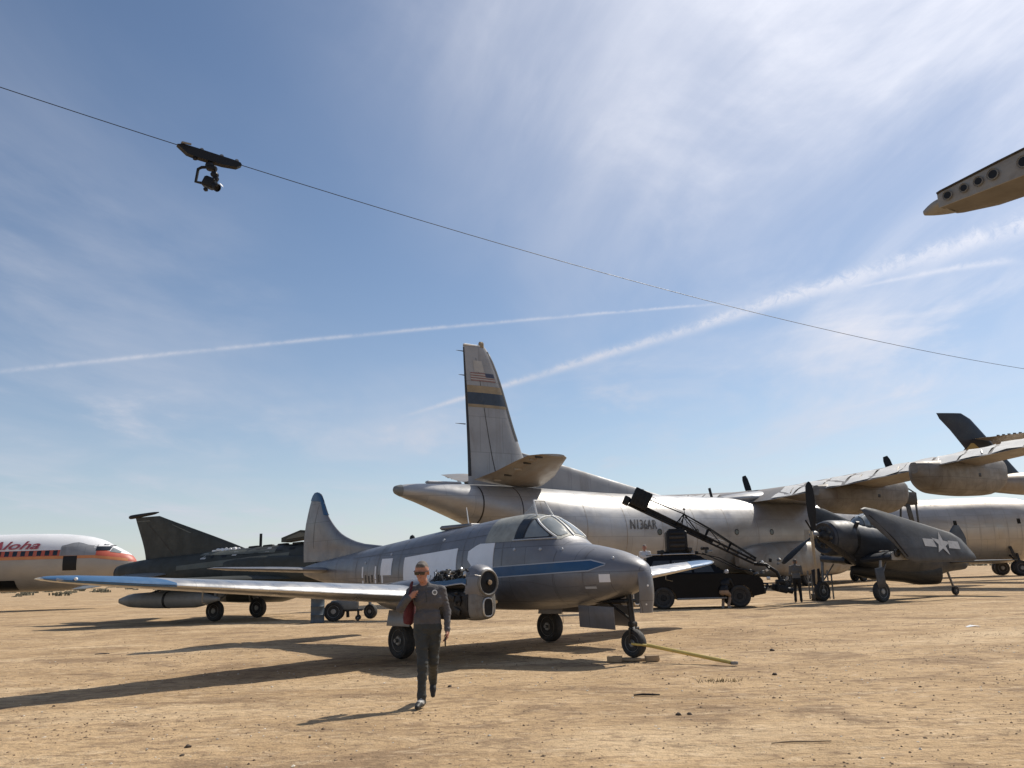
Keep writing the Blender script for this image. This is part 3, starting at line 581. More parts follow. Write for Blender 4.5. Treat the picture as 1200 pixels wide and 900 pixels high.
        # nose bowl: upper cowl with spinner ring, bare lower chin and tall intake mouth
        nb = Loft([(-2.190, .29, 1.02, 1.35, 1.76), (-2.140, .285, 1.04, 1.37, 1.765), (-2.060, .275, 1.10, 1.40, 1.75), (-1.960, .25, 1.16, 1.42, 1.71), (-1.910, .225, 1.20, 1.43, 1.67)], 2.7)
        V, F = nb.mesh(16, 32, y); bowl = obj('nose_bowl', V, F, G, t)
        chin = Loft([(-2.26, .288, .78, 1.05, 1.42), (-2.17, .284, .78, 1.05, 1.42), (-2.06, .27, .79, 1.05, 1.40), (-1.97, .235, .82, 1.05, 1.37), (-1.935, .18, .86, 1.05, 1.32)], 3.2); V, F = chin.mesh(12, 28, y); ch = obj('chin_cowl', V, F, MT['dullalu'], bowl)
        B().lathe([(.225, -.10), (.238, .0), (.232, .04), (.215, .052), (.198, .045), (.19, -.012)], (-1.920, y, 1.44), (1, 0, 0), 32).out('spinner_ring', MT['dullalu'], bowl)
        B().lathe([(.192, 0), (.19, .006), (.10, .010), (.055, .02), (.05, .05), (.001, .055)], (-1.902, y, 1.44), (1, 0, 0), 20).out('propeller_hub', MT['black'], bowl)
        B().lathe([(.045, 0), (.04, .02), (.001, .024)], (-1.850, y, 1.44), (1, 0, 0), 14).out('crank_boss', MT['wood'], bowl)
        m_ = [(math.copysign(abs(math.cos(a))**.6, math.cos(a))*.105, math.copysign(abs(math.sin(a))**.7, math.sin(a))*.155) for a in np.linspace(0, 2*math.pi, 21)]
        B().tube([(-1.915, y+a, 1.01+b) for a, b in m_], .018, 8).out('intake_lip', MT['alu'], bowl)
        B().prism(m_[:-1], (-1.935, y, 1.01), (0, 1, 0), (0, 0, 1), (1, 0, 0), .07).out('intake_mouth', MT['black'], bowl)
        B().box((-2.210, y+sg*.285, 1.06), (.12, .012, .20), None, .01).out('access_plate', MT['trim'], bowl)
        B().lathe([(.03, -.01), (.03, .012), (.001, .014)], (-2.230, y+sg*.28, 1.55), (0, sg, 0), 12).out('cowl_port', MT['black'], bowl)
        # main gear
        leg = B().tube([(-4.35, y, 1.1), (-4.50, y, .55), (-4.52, y, .36)], .05, 10).tube([(-4.52, y-.17, .355), (-4.52, y+.17, .355)], .04, 8).tube([(-3.7, y, 1.0), (-4.47, y, .52)], .028, 8).box((-4.46, y, .62), (.14, .14, .16), None, .02)
        lg = leg.out('main_gear_leg', MT['steel'], t)
        wheel('main_wheel', lg, (-4.52, y, .352), .352, .24)
        for k in (-1, 1):
            B().box((-4.15, y+k*.33, .80), (.75, .015, .30), rotm(k*12), .004).out('gear_door', G, lg)
        B().tube([(-3.9, y-sg*.2, .86), (-3.85, y-sg*.25, .45)], .006, 5).out('cable', MT['black'], lg)
    # nose gear
    ng = B().tube([(-.42, 0, 1.25), (-.36, 0, .62)], .055, 12).tube([(-.36, 0, .66), (-.34, 0, .34)], .036, 10).box((-.36, 0, .62), (.13, .15, .10), None, .02).tube([(-.34, .12, .55), (-.36, .12, .30)], .02, 8).tube([(-.34, -.12, .55), (-.36, -.12, .30)], .02, 8).tube([(-.34, -.13, .55), (-.34, .13, .55)], .026, 8).tube([(-1.0, 0, 1.05), (-.42, 0, .72)], .026, 8)
    lg = ng.out('nose_gear_leg', MT['soot'], t)
    B().tube([(-.33, -.03, .66), (-.31, -.03, .40)], .028, 10).out('oleo', MT['alu'], lg)
    wheel('nose_wheel', lg, (-.36, 0, .298), .25, .17)
    # curved door carried by the leg
    V = []; F = []
    for i in range(9):
        z = 1.63-.80*i/8
        for k in range(7):
            a = -1+2*k/6; x = .075+.10*math.sin(min(1, i/5)*1.4)*1-.11*a*a-.012*i; V.append((x-(.06 if i < 1 else 0), a*(.20 if i < 7 else .17), z))
    for i in range(8):
        for k in range(6): F.append((i*7+k, i*7+k+1, i*7+k+8, i*7+k+7))
    n0 = len(V); V += [(x-.014, y, z) for x, y, z in V]; F += [tuple(q+n0 for q in reversed(f)) for f in F]
    rim = [i*7 for i in range(9)]+[56+k for k in range(1, 7)]+[i*7+6 for i in range(7, -1, -1)]+[k for k in range(5, 0, -1)]
    F += [(rim[k], rim[(k+1) % len(rim)], n0+rim[(k+1) % len(rim)], n0+rim[k]) for k in range(len(rim))]
    d = obj('nose_gear_door', V, F, G, t)
    for z in (1.30, .98): B().lathe([(.02, 0), (.001, .012)], (.115 if z > 1.2 else .06, -.1, z), (1, -.4, 0), 8).out('rivet', MT['white'], d)
    B().box((-.98, -.27, .75), (.86, .018, .40), rotm(5, 2, 0), .004).out('belly_door', G, t)
    B().box((-.98, .27, .76), (.86, .018, .38), rotm(6, 2, 0), .004).out('belly_door', G, t)
    B().box((-.78, 0, 1.03), (.8, .34, .06), None, .01).out('gear_bay', MT['black'], t)
    return t
DOVE = dove()
def dove_world(x, y, z=0):
    c, s = math.cos(-.8116), math.sin(-.8116); return np.array([2.29+x*c-y*s, 15.33+x*s+y*c, z])
# timber under the nose wheel, chock, tow bar
def plank(name, label, c, d, rz, seed, tilt=0):
    o = B().box((0, 0, d[2]/2), d, rotm(tilt, 0, 0), .006).out(name, MT['wood'], None); o.location = c; o.rotation_euler = (0, 0, rz); tag(o, label, 'plank'); return o
p = dove_world(-.36, 0); plank('timber_plank', 'weathered timber plank lying under the nose wheel', (p[0], p[1], 0), (.85, .26, .045), R(2), 1)
p = dove_world(-.36, -.30); o = plank('timber_block', 'short timber block in front of the nose wheel, on its left', (p[0]-.16, p[1]+.04, 0), (.26, .12, .10), R(-14), 2); o['category'] = 'block'
p = dove_world(-.10, .10); o = plank('timber_block', 'short timber block to the right of the nose wheel', (p[0]+.02, p[1]-.12, 0), (.24, .10, .10), R(10), 3); o['category'] = 'block'
def tow_bar():
    a = dove_world(-.30, 0, .30); b = on_ground(857, 780); t = thing('tow_bar', 'long yellow tow bar running from the nose wheel to the ground', 'tow bar', (b[0], b[1], 0))
    a = a-np.array([b[0], b[1], 0]); e = np.array([0, 0, .05]); u = e-a; n = np.cross(u, [0, 0, 1]); n /= np.linalg.norm(n)
    B().tube([a+u*.12, e], .032, 10).out('bar', MT['yellow'], t)
    B().tube([a+n*.16, a+u*.05+n*.13, a+u*.14], .02, 8).tube([a-n*.16, a+u*.05-n*.13, a+u*.14], .02, 8).out('fork', MT['yellow'], t)
    B().lathe([(.045, -.02), (.06, -.02), (.06, .02), (.045, .02), (.045, -.02)], e+u/np.linalg.norm(u)*.06, (0, 0, 1), 14).out('towing_eye', MT['steel'], t)
    B().tube([a+u*.55+np.array([0, 0, .02]), a+u*.56-np.array([0, 0, .045])], .012, 6).out('bracket', MT['steel'], t)
tow_bar()

# ------------------------------------------------------------------ people: one continuous surface grown from blended limbs
def surf_nets(D, o, h):
    S = D < 0; nx, ny, nz = D.shape
    sh = [(i, j, k) for i in (0, 1) for j in (0, 1) for k in (0, 1)]
    sub = lambda A, a: A[a[0]:nx-1+a[0], a[1]:ny-1+a[1], a[2]:nz-1+a[2]]
    cnt = sum(sub(S, a).astype(np.int8) for a in sh); act = (cnt > 0) & (cnt < 8); I = np.argwhere(act); idx = -np.ones(act.shape, int); idx[act] = np.arange(len(I))
    acc = np.zeros((len(I), 3)); num = np.zeros(len(I))
    for a in sh:
        for ax in range(3):
            if a[ax]: continue
            b = list(a); b[ax] = 1
            da = D[I[:, 0]+a[0], I[:, 1]+a[1], I[:, 2]+a[2]]; db = D[I[:, 0]+b[0], I[:, 1]+b[1], I[:, 2]+b[2]]
            m = (da < 0) != (db < 0); t = np.where(m, da/(da-db+1e-12), 0)
            p = np.tile(np.array(a, float), (len(I), 1)); p[:, ax] += t
            acc += p*m[:, None]; num += m
    V = o+h*(I+acc/num[:, None]); F = []
    for ax in range(3):
        u, v = [(1, 2), (2, 0), (0, 1)][ax]
        sl0 = [slice(None)]*3; sl1 = [slice(None)]*3; sl0[ax] = slice(0, -1); sl1[ax] = slice(1, None)
        E_ = np.argwhere(S[tuple(sl0)] != S[tuple(sl1)])
        E_ = E_[(E_[:, u] > 0) & (E_[:, v] > 0) & (E_[:, u] < D.shape[u]-1) & (E_[:, v] < D.shape[v]-1)]
        fl = S[tuple(E_.T)]
        q = []
        for du, dv in ((-1, -1), (0, -1), (0, 0), (-1, 0)):
            c = E_.copy(); c[:, u] += du; c[:, v] += dv; q.append(idx[tuple(c.T)])
        q = np.stack(q, 1); q[~fl] = q[~fl][:, ::-1]; F.append(q)
    return V, np.concatenate(F)
def grow(prims, h, k=.03):
    """prims: (p0, r0, p1, r1, material, squash in y, blend)"""
    lo = np.min([np.minimum(p[0], p[2])-max(p[1], p[3])*1.05 for p in prims], 0)-3*h; hi = np.max([np.maximum(p[0], p[2])+max(p[1], p[3])*1.05 for p in prims], 0)+3*h
    n = np.ceil((hi-lo)/h).astype(int)+1; D = np.full(n, 1.0); best = np.full(n, 9.0); own = np.zeros(n, np.int16)
    for i, (a, ra, b, rb, m, sq, kk) in enumerate(prims):
        a = np.array(a, float); b = np.array(b, float); r = max(ra, rb)+.09
        i0 = np.clip(((np.minimum(a, b)-r-lo)/h).astype(int), 0, n-1); i1 = np.clip(((np.maximum(a, b)+r-lo)/h).astype(int)+2, 1, n)
        g = np.stack(np.meshgrid(*[lo[q]+h*np.arange(i0[q], i1[q]) for q in range(3)], indexing='ij'), -1)
        sc = np.array([1, 1/sq, 1]); mid = (a+b)/2
        P = (g-mid)*sc; A = (a-mid)*sc; Bb = (b-mid)*sc; ab = Bb-A; t = np.clip(((P-A)@ab)/(ab@ab+1e-9), 0, 1)
        d = np.linalg.norm(P-A-t[..., None]*ab, axis=-1)-(ra+(rb-ra)*t)
        sl = tuple(slice(i0[q], i1[q]) for q in range(3)); o = D[sl]; kk = k if kk is None else kk
        hm = np.clip(.5+.5*(o-d)/kk, 0, 1); D[sl] = o*(1-hm)+d*hm-kk*hm*(1-hm)
        bb = best[sl]; w_ = d < bb; bb[w_] = d[w_]; own[sl][w_] = i
    V, F = surf_nets(D, lo, h); c = V[F].mean(1); ci = np.clip(np.round((c-lo)/h).astype(int), 0, n-1)
    return V, F, np.array([p[4] for p in prims])[own[tuple(ci.T)]]
def hand(P, wr, d, nrm, side, mi, s=1.0, curl=.5):
    """palm and five fingers; d = direction of the fingers, nrm = palm normal, side = direction of the thumb"""
    wr, d, nrm, side = (np.array(q, float)/(1 if i == 0 else np.linalg.norm(q)) for i, q in enumerate((wr, d, nrm, side)))
    for k in (-1, 0, 1): P.append((wr, .021*s, wr+d*.085*s+side*k*.026*s, .015*s, mi, 1, .02))
    for k, (o, L) in enumerate(((.036, .070), (.013, .080), (-.011, .074), (-.034, .058))):
        a = wr+d*.085*s+side*o*s; c = curl*(.9+.12*k)
        b = a+(d*math.cos(c)+nrm*math.sin(c))*L*.5*s; e = b+(d*math.cos(2*c)+nrm*math.sin(2*c))*L*.5*s
        P.append((a, .0105*s, b, .0095*s, mi, 1, .006)); P.append((b, .0095*s, e, .0075*s, mi, 1, .006))
    a = wr+d*.025*s+side*.025*s; b = a+(d*.55+side*.75+nrm*.25)*.045*s; e = b+(d*.85+side*.25+nrm*.45)*.034*s
    P.append((a, .014*s, b, .011*s, mi, 1, .012)); P.append((b, .011*s, e, .008*s, mi, 1, .006))
def person(label, loc, rz, J, mat_list, h=.02, cat='person', group=None, scale=1.0, hands=True, extra=None):
    """J: joints; mat_list: skin, hair, top, trousers, shoe, sole"""
    t = thing('person', label, cat, loc, rz, group); P = []
    A = lambda a, ra, b, rb, m, sq=1.0, k=None: P.append((np.array(a, float), ra, np.array(b, float), rb, m, sq, k))
    j = {k: np.array(v, float) for k, v in J.items()}
    pel, ch, nk, hd = j['pelvis'], j['chest'], j['neck'], j['head']; f = j.get('face', np.array([0, -1, 0.])); f = f/np.linalg.norm(f)
    sx = np.array([1., 0, 0])
    # torso
    A(pel-sx*.06, .112, pel+sx*.06, .112, 3, .9); A(pel+np.array([0, 0, .03])-sx*.055, .112, pel+np.array([0, 0, .03])+sx*.055, .112, 3, .9)
    wa = pel*.55+ch*.45; A(pel+np.array([0, 0, .10])-sx*.055, .118, pel+np.array([0, 0, .10])+sx*.055, .118, 2, .9); A(wa-sx*.048, .116, wa+sx*.048, .116, 2, .9)
    A(ch-sx*.072, .120, ch+sx*.072, .120, 2, .92); A(ch+np.array([0, 0, .06])-sx*.055, .095, ch+np.array([0, 0, .06])+sx*.055, .095, 2, .95)
    for s in ('l', 'r'):
        A(nk+np.array([0, .015, -.015]), .048, j[s+'sh']+np.array([0, 0, .0]), .058, 2, 1, .06)
        A(j[s+'sh'], .064, j[s+'el'], .050, 2); A(j[s+'el'], .049, j[s+'wr'], .036, j.get('sleeve', 2) if not isinstance(j.get('sleeve'), np.ndarray) else int(j['sleeve']), 1)
        hp = pel+sx*(.085 if s == 'l' else -.085)+np.array([0, 0, -.02]); A(hp, .098, j[s+'kn'], .068, 3); A(j[s+'kn'], .067, j[s+'an']+np.array([0, 0, .05]), .052, 3); A(j[s+'an']+np.array([0, 0, .06]), .053, j[s+'an']+np.array([0, .0, .0]), .052, 3)
        ft = j[s+'toe']; an = j[s+'an']; dv = ft-an; A(an+np.array([0, .02, -.03]), .042, an+dv*.6, .040, 4, 1, .02); A(an+dv*.5, .040, ft, .030, 4, 1, .02)
        if an[2] < .15: A(an+np.array([0, -.04, -.005]), .036, an+dv*.55+np.array([0, 0, .012]), .034, 5, 1, .01)
    A(nk+np.array([0, .01, -.03]), .062, nk+np.array([0, .005, .03]), .058, 2, 1, .02)     # collar
    A(nk, .052, hd-np.array([0, 0, .05]), .050, 0, 1, .02)
    # head: skull, jaw, nose, ears, hair
    up = np.array([0, 0, 1.]); r_ = np.cross(f, up); r_ /= np.linalg.norm(r_); u_ = np.cross(r_, f)
    A(hd+u_*.03-f*.015, .088, hd+u_*.035-f*.01, .086, 0); A(hd-u_*.035+f*.025, .066, hd-u_*.065+f*.045, .048, 0, 1, .03); A(hd-u_*.09+f*.062, .022, hd-u_*.088+f*.066, .022, 0, 1, .02)
    A(hd+u_*.005+f*.095, .009, hd-u_*.028+f*.110, .014, 0, 1, .010); A(hd-u_*.050+f*.088-r_*.018, .007, hd-u_*.050+f*.088+r_*.018, .007, 0, 1, .008)
    for k in (-1, 1): A(hd+r_*k*.088+u_*.012, .016, hd+r_*k*.090-u_*.028-f*.004, .012, 0, 1, .008); A(hd+r_*k*.032+u_*.022+f*.082, .012, hd+r_*k*.034+u_*.022+f*.082, .012, 0, 1, .01)
    A(hd+u_*.060-f*.034, .082, hd+u_*.058-f*.026, .083, 1, 1, .012); A(hd+u_*.02-f*.05, .070, hd-u_*.01-f*.055, .058, 1, 1, .015)
    A(hd+u_*.092+f*.030-r_*.028, .030, hd+u_*.096+f*.034+r_*.028, .030, 1, 1, .02)
    if hands:
        for s in ('l', 'r'):
            hd_ = j.get(s+'hand'); d, n_, sd_ = hd_[0:3], hd_[3:6], hd_[6:9]; hand(P, j[s+'wr'], d, n_, sd_, 0, 1.0, .55)
    else:
        for s in ('l', 'r'):
            d = j[s+'wr']-j[s+'el']; d /= np.linalg.norm(d); A(j[s+'wr'], .034, j[s+'wr']+d*.09, .030, 0)
    V, F, mi = grow(P, h); z0 = V[:, 2].min(); V[:, 2] -= z0
    # light smoothing of the grown surface
    nb = np.zeros_like(V); ct = np.zeros(len(V))
    for a, b in ((0, 1), (1, 2), (2, 3), (3, 0)):
        np.add.at(nb, F[:, a], V[F[:, b]]); np.add.at(nb, F[:, b], V[F[:, a]]); np.add.at(ct, F[:, a], 1); np.add.at(ct, F[:, b], 1)
    V = V*.5+.5*nb/ct[:, None]
    cloth = np.zeros(len(V))
    for a in range(4): np.maximum.at(cloth, F[:, a], ((mi == 2) | (mi == 3)).astype(float))
    x_, y_, z_ = V.T; c0 = V-np.array([0, 0, 0]); n_ = np.zeros_like(V)
    fn = np.cross(V[F[:, 2]]-V[F[:, 0]], V[F[:, 3]]-V[F[:, 1]]); fn /= np.linalg.norm(fn, axis=1)[:, None]+1e-12
    for a in range(4): np.add.at(n_, F[:, a], fn)
    n_ /= np.linalg.norm(n_, axis=1)[:, None]+1e-9
    wob = vnoise(x_*9+z_*13, y_*9-z_*17, 11)+.7*vnoise(x_*16-z_*30+5, y_*14+z_*22, 12)+.6*vnoise(z_*46+x_*11, x_*15-y_*12, 13)     # creases in the cloth
    V = V+n_*(cloth*wob*.0105)[:, None]
    o = obj('body', V*scale, F, mat_list, t, 80, mi)
    return t, o, j, (f, r_, u_, -z0)
WALK = dict(pelvis=(0, 0, .96), chest=(.01, -.02, 1.30), neck=(-.03, -.04, 1.50), head=(-.065, -.085, 1.655), face=(-.25, -1, -.30),
            lsh=(.182, -.01, 1.42), lel=(.252, .03, 1.155), lwr=(.255, -.05, .925), rsh=(-.195, -.03, 1.42), rel=(-.335, -.13, 1.215), rwr=(-.235, -.235, 1.335),
            lkn=(.07, .05, .54), lan=(.05, .45, .25), ltoe=(.05, .40, .08), rkn=(-.062, -.11, .53), ran=(-.075, -.13, .085), rtoe=(-.125, -.32, .045),
            lhand=(0, -.15, -1, -1, 0, 0, 0, -1, 0), rhand=(.8, .3, .5, .2, 1, -.3, .3, -.3, 1))
ML = [MT[k] for k in ('skin', 'hair', 'shirt', 'trousers', 'shoe', 'sole')]
g = on_ground(491, 829)
man, mb, mj, (mf, mr, mu, mz) = person('man in grey zip top and sunglasses walking past the grey aeroplane', (g[0]+.10, g[1]+.13, 0), R(4), WALK, ML, .0085)
hd = mj['head']+np.array([0, 0, mz])
gl = B()
for k in (-1, 1):
    c = hd+mu*.020+mf*.098+mr*k*.036
    gl.prism([(-.032, -.018), (-.024, -.024), (.022, -.024), (.032, -.016), (.034, .016), (-.034, .016)], c, mr, mu, mf, .008)
    gl.tube([hd+mu*.028+mf*.097+mr*k*.066, hd+mu*.028+mf*.05+mr*k*.094, hd+mu*.022-mf*.02+mr*k*.096], .005, 6)
gl.tube([hd+mu*.028+mf*.103-mr*.012, hd+mu*.028+mf*.103+mr*.012], .005, 6); gl.out('sunglasses', MT['glass_dark'], man)
ch = mj['chest']+np.array([.09, -.128, .10+mz])
B().lathe([(.034, 0), (.034, .006), (.001, .008)], ch, (.25, -1, .12), 18).out('badge', MT['white'], man); B().lathe([(.022, .0), (.022, .009), (.001, .0105)], ch, (.25, -1, .12), 14).out('badge_centre', MT['tank'], man)
B().tube([(-.02, -.145, 1.47+mz), (-.005, -.158, 1.36+mz), (-.003, -.15, 1.28+mz)], .006, 5).out('zip', MT['frame'], man)
lw = mj['lwr']+np.array([0, 0, mz])
o = B().box(lw+np.array([-.028, -.035, -.125]), (.018, .072, .145), rotm(6, 0, 0), .008).out('phone', MT['black'], None); o.matrix_world = Matrix.LocRotScale(man.location, man.rotation_euler, None)
tag(o, 'small black handset in the walking man\'s lowered hand', 'phone')
bag = thing('shoulder_bag', 'dark red bag slung behind the walking man\'s right shoulder', 'bag', man.location, R(4))
b = B(); b.lathe([(.02, -.17), (.06, -.16), (.075, -.10), (.078, 0), (.075, .10), (.06, .15), (.02, .16)], (-.235, .10, 1.17+mz), (.12, -.1, 1), 16); b.out('pouch', MT['redbag'], bag)
B().tube([(-.25, .13, 1.33+mz), (-.215, .06, 1.50+mz), (-.19, -.05, 1.535+mz), (-.205, -.13, 1.44+mz), (-.225, -.19, 1.36+mz)], .016, 6).out('strap', MT['redbag'], bag)

STAND = dict(pelvis=(0, 0, .95), chest=(0, 0, 1.30), neck=(0, 0, 1.50), head=(0, -.02, 1.655), face=(0, -1, -.05), lsh=(.195, 0, 1.455), lel=(.25, .02, 1.17), lwr=(.25, -.05, .93), rsh=(-.195, 0, 1.455), rel=(-.25, .02, 1.17), rwr=(-.25, -.05, .93),
             lkn=(.10, -.01, .52), lan=(.11, .02, .085), ltoe=(.13, -.17, .045), rkn=(-.10, -.01, .52), ran=(-.11, .02, .085), rtoe=(-.13, -.17, .045))

# ------------------------------------------------------------------ big silver cargo aeroplane
def cargo():
    hx, hy = .82, .572; t = thing('cargo_aeroplane', 'huge weathered silver cargo aeroplane with tall fin behind the grey twin', 'aeroplane', (-6.45, 44.7, 0), math.atan2(hy, hx))
    S = MT['c133']
    fus = Loft([(0, .12, 5.92, 6.08, 6.24), (.25, .34, 5.76, 6.05, 6.34), (1.2, .62, 5.45, 5.98, 6.45), (2.8, 1.05, 4.87, 5.75, 6.50), (4.7, 1.48, 4.15, 5.35, 6.52), (7, 1.95, 3.2, 4.85, 6.50), (10, 2.38, 2.0, 4.2, 6.42), (13, 2.52, 1.25, 3.75, 6.33), (16, 2.55, 1.05, 3.65, 6.28), (30, 2.55, 1.05, 3.65, 6.24), (36, 2.5, 1.05, 3.6, 6.2), (40, 2.1, 1.1, 3.4, 5.9), (43.5, 1.3, 1.5, 3.1, 5.0), (45.5, .5, 2.2, 3.0, 3.9), (46, .1, 2.7, 2.9, 3.1)], 2.05)
    body = obj('fuselage', *fus.mesh(70, 56), S, t)
    obj('tail_cap', *Loft([(-.12, .05, 6.02, 6.08, 6.14), (-.05, .16, 5.9, 6.08, 6.26), (.06, .26, 5.83, 6.07, 6.31), (.32, .38, 5.72, 6.05, 6.37)], 2.05).mesh(8, 24), MT['tank'], t)
    obj('clamshell_seam', *fus.panel([4.66, 4.74], lambda x: fus.zb(x)+.05, lambda x: fus.zt(x)-.2, -1, .01, 14), MT['soot'], body)
    obj('clamshell_seam', *fus.panel([7.0, 7.06], lambda x: fus.zb(x)+.05, lambda x: fus.zt(x)-.2, -1, .01, 14), MT['soot'], body)
    B().box((3.0, 0, 6.56), (2.2, .35, .14), None, .05).out('tail_fairing', S, t)
    # fin and dorsal
    zs = np.linspace(5.9, 14.75, 22); lef = pchip([5.9, 7.2, 8.2, 9.5, 14.6, 14.75], [9.6, 9.1, 8.55, 8.05, 6.15, 5.95]); tef = pchip([5.9, 7.2, 14.75], [4.60, 4.62, 4.42])
    f = Foil([((lef(z), 0, z), lef(z)-tef(z), .11) for z in zs], ud=(0, 1, 0), camber=0, n=16); fin = obj('tail_fin', *f.mesh(), MT['c133_fin'], t, 40)
    fu = lambda z: f.span_u(z, 2)
    for sg in (-1, 1):
        obj('leading_edge_boot', *f.patch([fu(z) for z in np.linspace(9.2, 14.5, 10)], 0, .07, sg, .012, 5), MT['deice'], fin)
        obj('rudder_edge', *f.patch([fu(z) for z in np.linspace(7.0, 14.6, 10)], .955, 1.0, sg, .012, 2), MT['deice'], fin)
        obj('rudder_gap', *f.patch([fu(z) for z in np.linspace(7.3, 14.0, 8)], .60, .612, sg, .010, 1), MT['soot'], fin)
        band = lambda z0, z1, a, b, m, n: obj(n, *f.patch([fu(z) for z in np.linspace(z0, z1, 4)], a, b, sg, .014, 6), MT[m], fin)
        band(11.05, 11.22, .08, .95, 'bandgold', 'tan_band'); band(11.22, 11.92, .08, .95, 'bandblue', 'blue_band'); band(11.92, 12.34, .08, .95, 'bandgold', 'tan_band')
        band(13.15, 13.85, .44, .72, 'flagwhite', 'white_patch')
        obj('flag_canton', *f.patch([fu(z) for z in (12.87, 13.12)], .18, .43, sg, .018, 3), MT['flagblue'], fin)
        for k in range(7):
            z0 = 12.62+k*.072; obj('flag_stripe', *f.patch([fu(z0), fu(z0+.07)], .18 if k < 4 else .43, .84, sg, .014, 3), MT['flagred' if k % 2 == 0 else 'flagwhite'], fin)
    B().box((5.7, 0, 14.86), (.35, .22, .42), None, .08).out('fin_beacon', MT['bandgold'], fin); B().box((5.1, 0, 14.78), (1.3, .16, .10), None, .04).out('fin_tip_cap', MT['white'], fin)
    for z, L in ((14.35, .5), (12.9, .35), (10.0, .62)): B().tube([(4.5, 0, z), (4.45-L, 0, z)], [.035, .012], 6).out('static_wick', MT['soot'], fin)
    dz = np.linspace(0, 1, 8); f2 = Foil([((20.6-12.3*q, 0, 6.12+2.45*q), max(.6, (20.6-12.3*q)-7.4), .035+.03*q) for q in dz], ud=(0, 1, 0), camber=0)
    obj('dorsal_fin', *f2.mesh(), MT['c133_fin'], t, 40)
    # tailplanes
    for sg in (-1, 1):
        f3 = Foil([((9.6, sg*.6, 6.72), 5.0, .13), ((9.2, sg*2.2, 7.02), 4.2, .13), ((8.5, sg*3.8, 7.42), 3.2, .12), ((8.1, sg*4.7, 7.62), 2.6, .11), ((7.7, sg*5.0, 7.68), 1.6, .08)], camber=0)
        tp = obj('tailplane', *f3.mesh(), MT['c133_wing'], t, 40)
        for k in range(6):
            u = .1+.14*k; p = f3.at(u, .78, -1); B().box(p+np.array([0, 0, -.02]), (.5, .08, .12), rotm(0, 0, 0), .02).out('hinge_fairing', MT['soot' if k % 2 else 'c133_wing'], tp)
    # wing, high on the fuselage, flaps hanging
    for sg in (-1, 1):
        f4 = Foil([((33.9, sg*.5, 6.35), 6.9, .15), ((33.9, sg*3, 6.42), 6.7, .15), ((33.7, sg*9, 6.88), 5.9, .145), ((33.4, sg*15, 7.40), 5.1, .14), ((33.0, sg*21, 7.92), 4.2, .13), ((32.6, sg*26.5, 8.4), 3.3, .12), ((32.0, sg*27.3, 8.45), 1.8, .08)], camber=.03, n=22, droop=.26, droop_at=.70)
        wg = obj('wing', *f4.mesh(), MT['c133_wing'], t, 40)
        rr = random.Random(3)
        for k in range(13):     # torn flap shroud panels along the trailing edge
            y = 3.0+k*1.8; u = f4.span_u(sg*y, 1); u1 = f4.span_u(sg*(y+1.55+.22*rr.random()), 1)
            V, F = f4.patch([u, (u+u1)/2, u1], .70+.03*rr.random(), .985, 1, .02+.04*rr.random(), 5); V = [np.array(v)+np.array([0, 0, .05*math.sin(i*1.7+k)]) for i, v in enumerate(V)]
            obj('flap_shroud_panel', V, F, MT['shroud'], wg)
        for k in range(9):
            y = 4+k*2.5; u = f4.span_u(sg*y, 1); a = f4.at(u, .80, 1, .02); b = f4.at(u, .93, 1, .03)
            B().tube([a, (a+b)/2+np.array([0, sg*.12, .02]), b+np.array([0, sg*.3, 0])], .05, 5).out('flap_track', MT['soot'], wg)
        for y in (6.6, 13.6):
            u = f4.span_u(sg*y, 1); zc = f4.at(u, .4, -1)[2]; x0 = f4.at(u, 0, 1)[0]
            nac = Loft([(x0-6.4, .25, zc-.55, zc-.2, zc+.1), (x0-5.6, .8, zc-1.35, zc-.4, zc+.2), (x0-4.4, 1.1, zc-1.68, zc-.45, zc+.3), (x0-1.6, 1.15, zc-1.75, zc-.4, zc+.5), (x0+1.2, 1.15, zc-1.65, zc-.25, zc+.75), (x0+2.6, 1.05, zc-1.25, zc-.1, zc+.75), (x0+3.1, .85, zc-.85, zc, zc+.6)], 2.9)
            V, F = nac.mesh(24, 28, sg*y); nc = obj('engine_nacelle', V, F, MT['nacelle'], t)
            B().lathe([(.34, -.5), (.36, .1), (.28, .16), (.26, -.2)], (x0-4.5, sg*y, zc-.42), (-1, 0, -.12), 18).out('exhaust_pipe', MT['soot'], nc)
            B().lathe([(.62, 0), (.66, .03), (.5, .035), (.001, .036)], (x0+3.08, sg*y, zc), (1, 0, 0), 20).out('engine_face', MT['black'], nc)
            for q_ in range(3): B().box((x0-2.6+q_*1.5, sg*y-1.02 if q_ != 1 else sg*y-1.08, zc-.30-.25*(q_ % 2)), (.34, .14, .26), None, .03).out('exhaust_slot', MT['black'], nc)
            B().box((x0-3.2, sg*(y+.72*(-1 if sg > 0 else 1)*-1), zc-.45), (.9, .08, .55), None, .03).out('open_cowl_door', MT['soot'], nc)
            B().lathe([(.34, 0), (.33, .3), (.2, .7), (.001, .9)], (x0+3.1, sg*y, zc), (1, 0, 0), 18).out('spinner', MT['tank'], nc)
            if y < 10:      # stripped bay ahead of the inner nacelle: bearers and hanging panels
                B().box((x0+3.9, sg*y, zc-.55), (1.5, 1.1, .9), None, .05).out('stripped_bay', MT['soot'], nc)
                for q_, (dx, dy, hh) in enumerate(((3.5, -.5, 1.5), (4.6, -.4, 1.9), (4.0, .5, 1.3))): B().box((x0+dx, sg*y+dy, zc-.9-hh/2), (.55 if q_ == 0 else .22, .06, hh), rotm(0, 14*(q_-1), 0), .02).out('hanging_panel', MT['soot'], nc)
                for q_ in range(6): B().tube([(x0+3.2, sg*y-.5+.2*q_, zc+.3-.22*q_), (x0+4.8, sg*y-.3+.12*q_, zc-.1-.2*q_)], .05, 6).out('engine_bearer', MT['black'], nc)
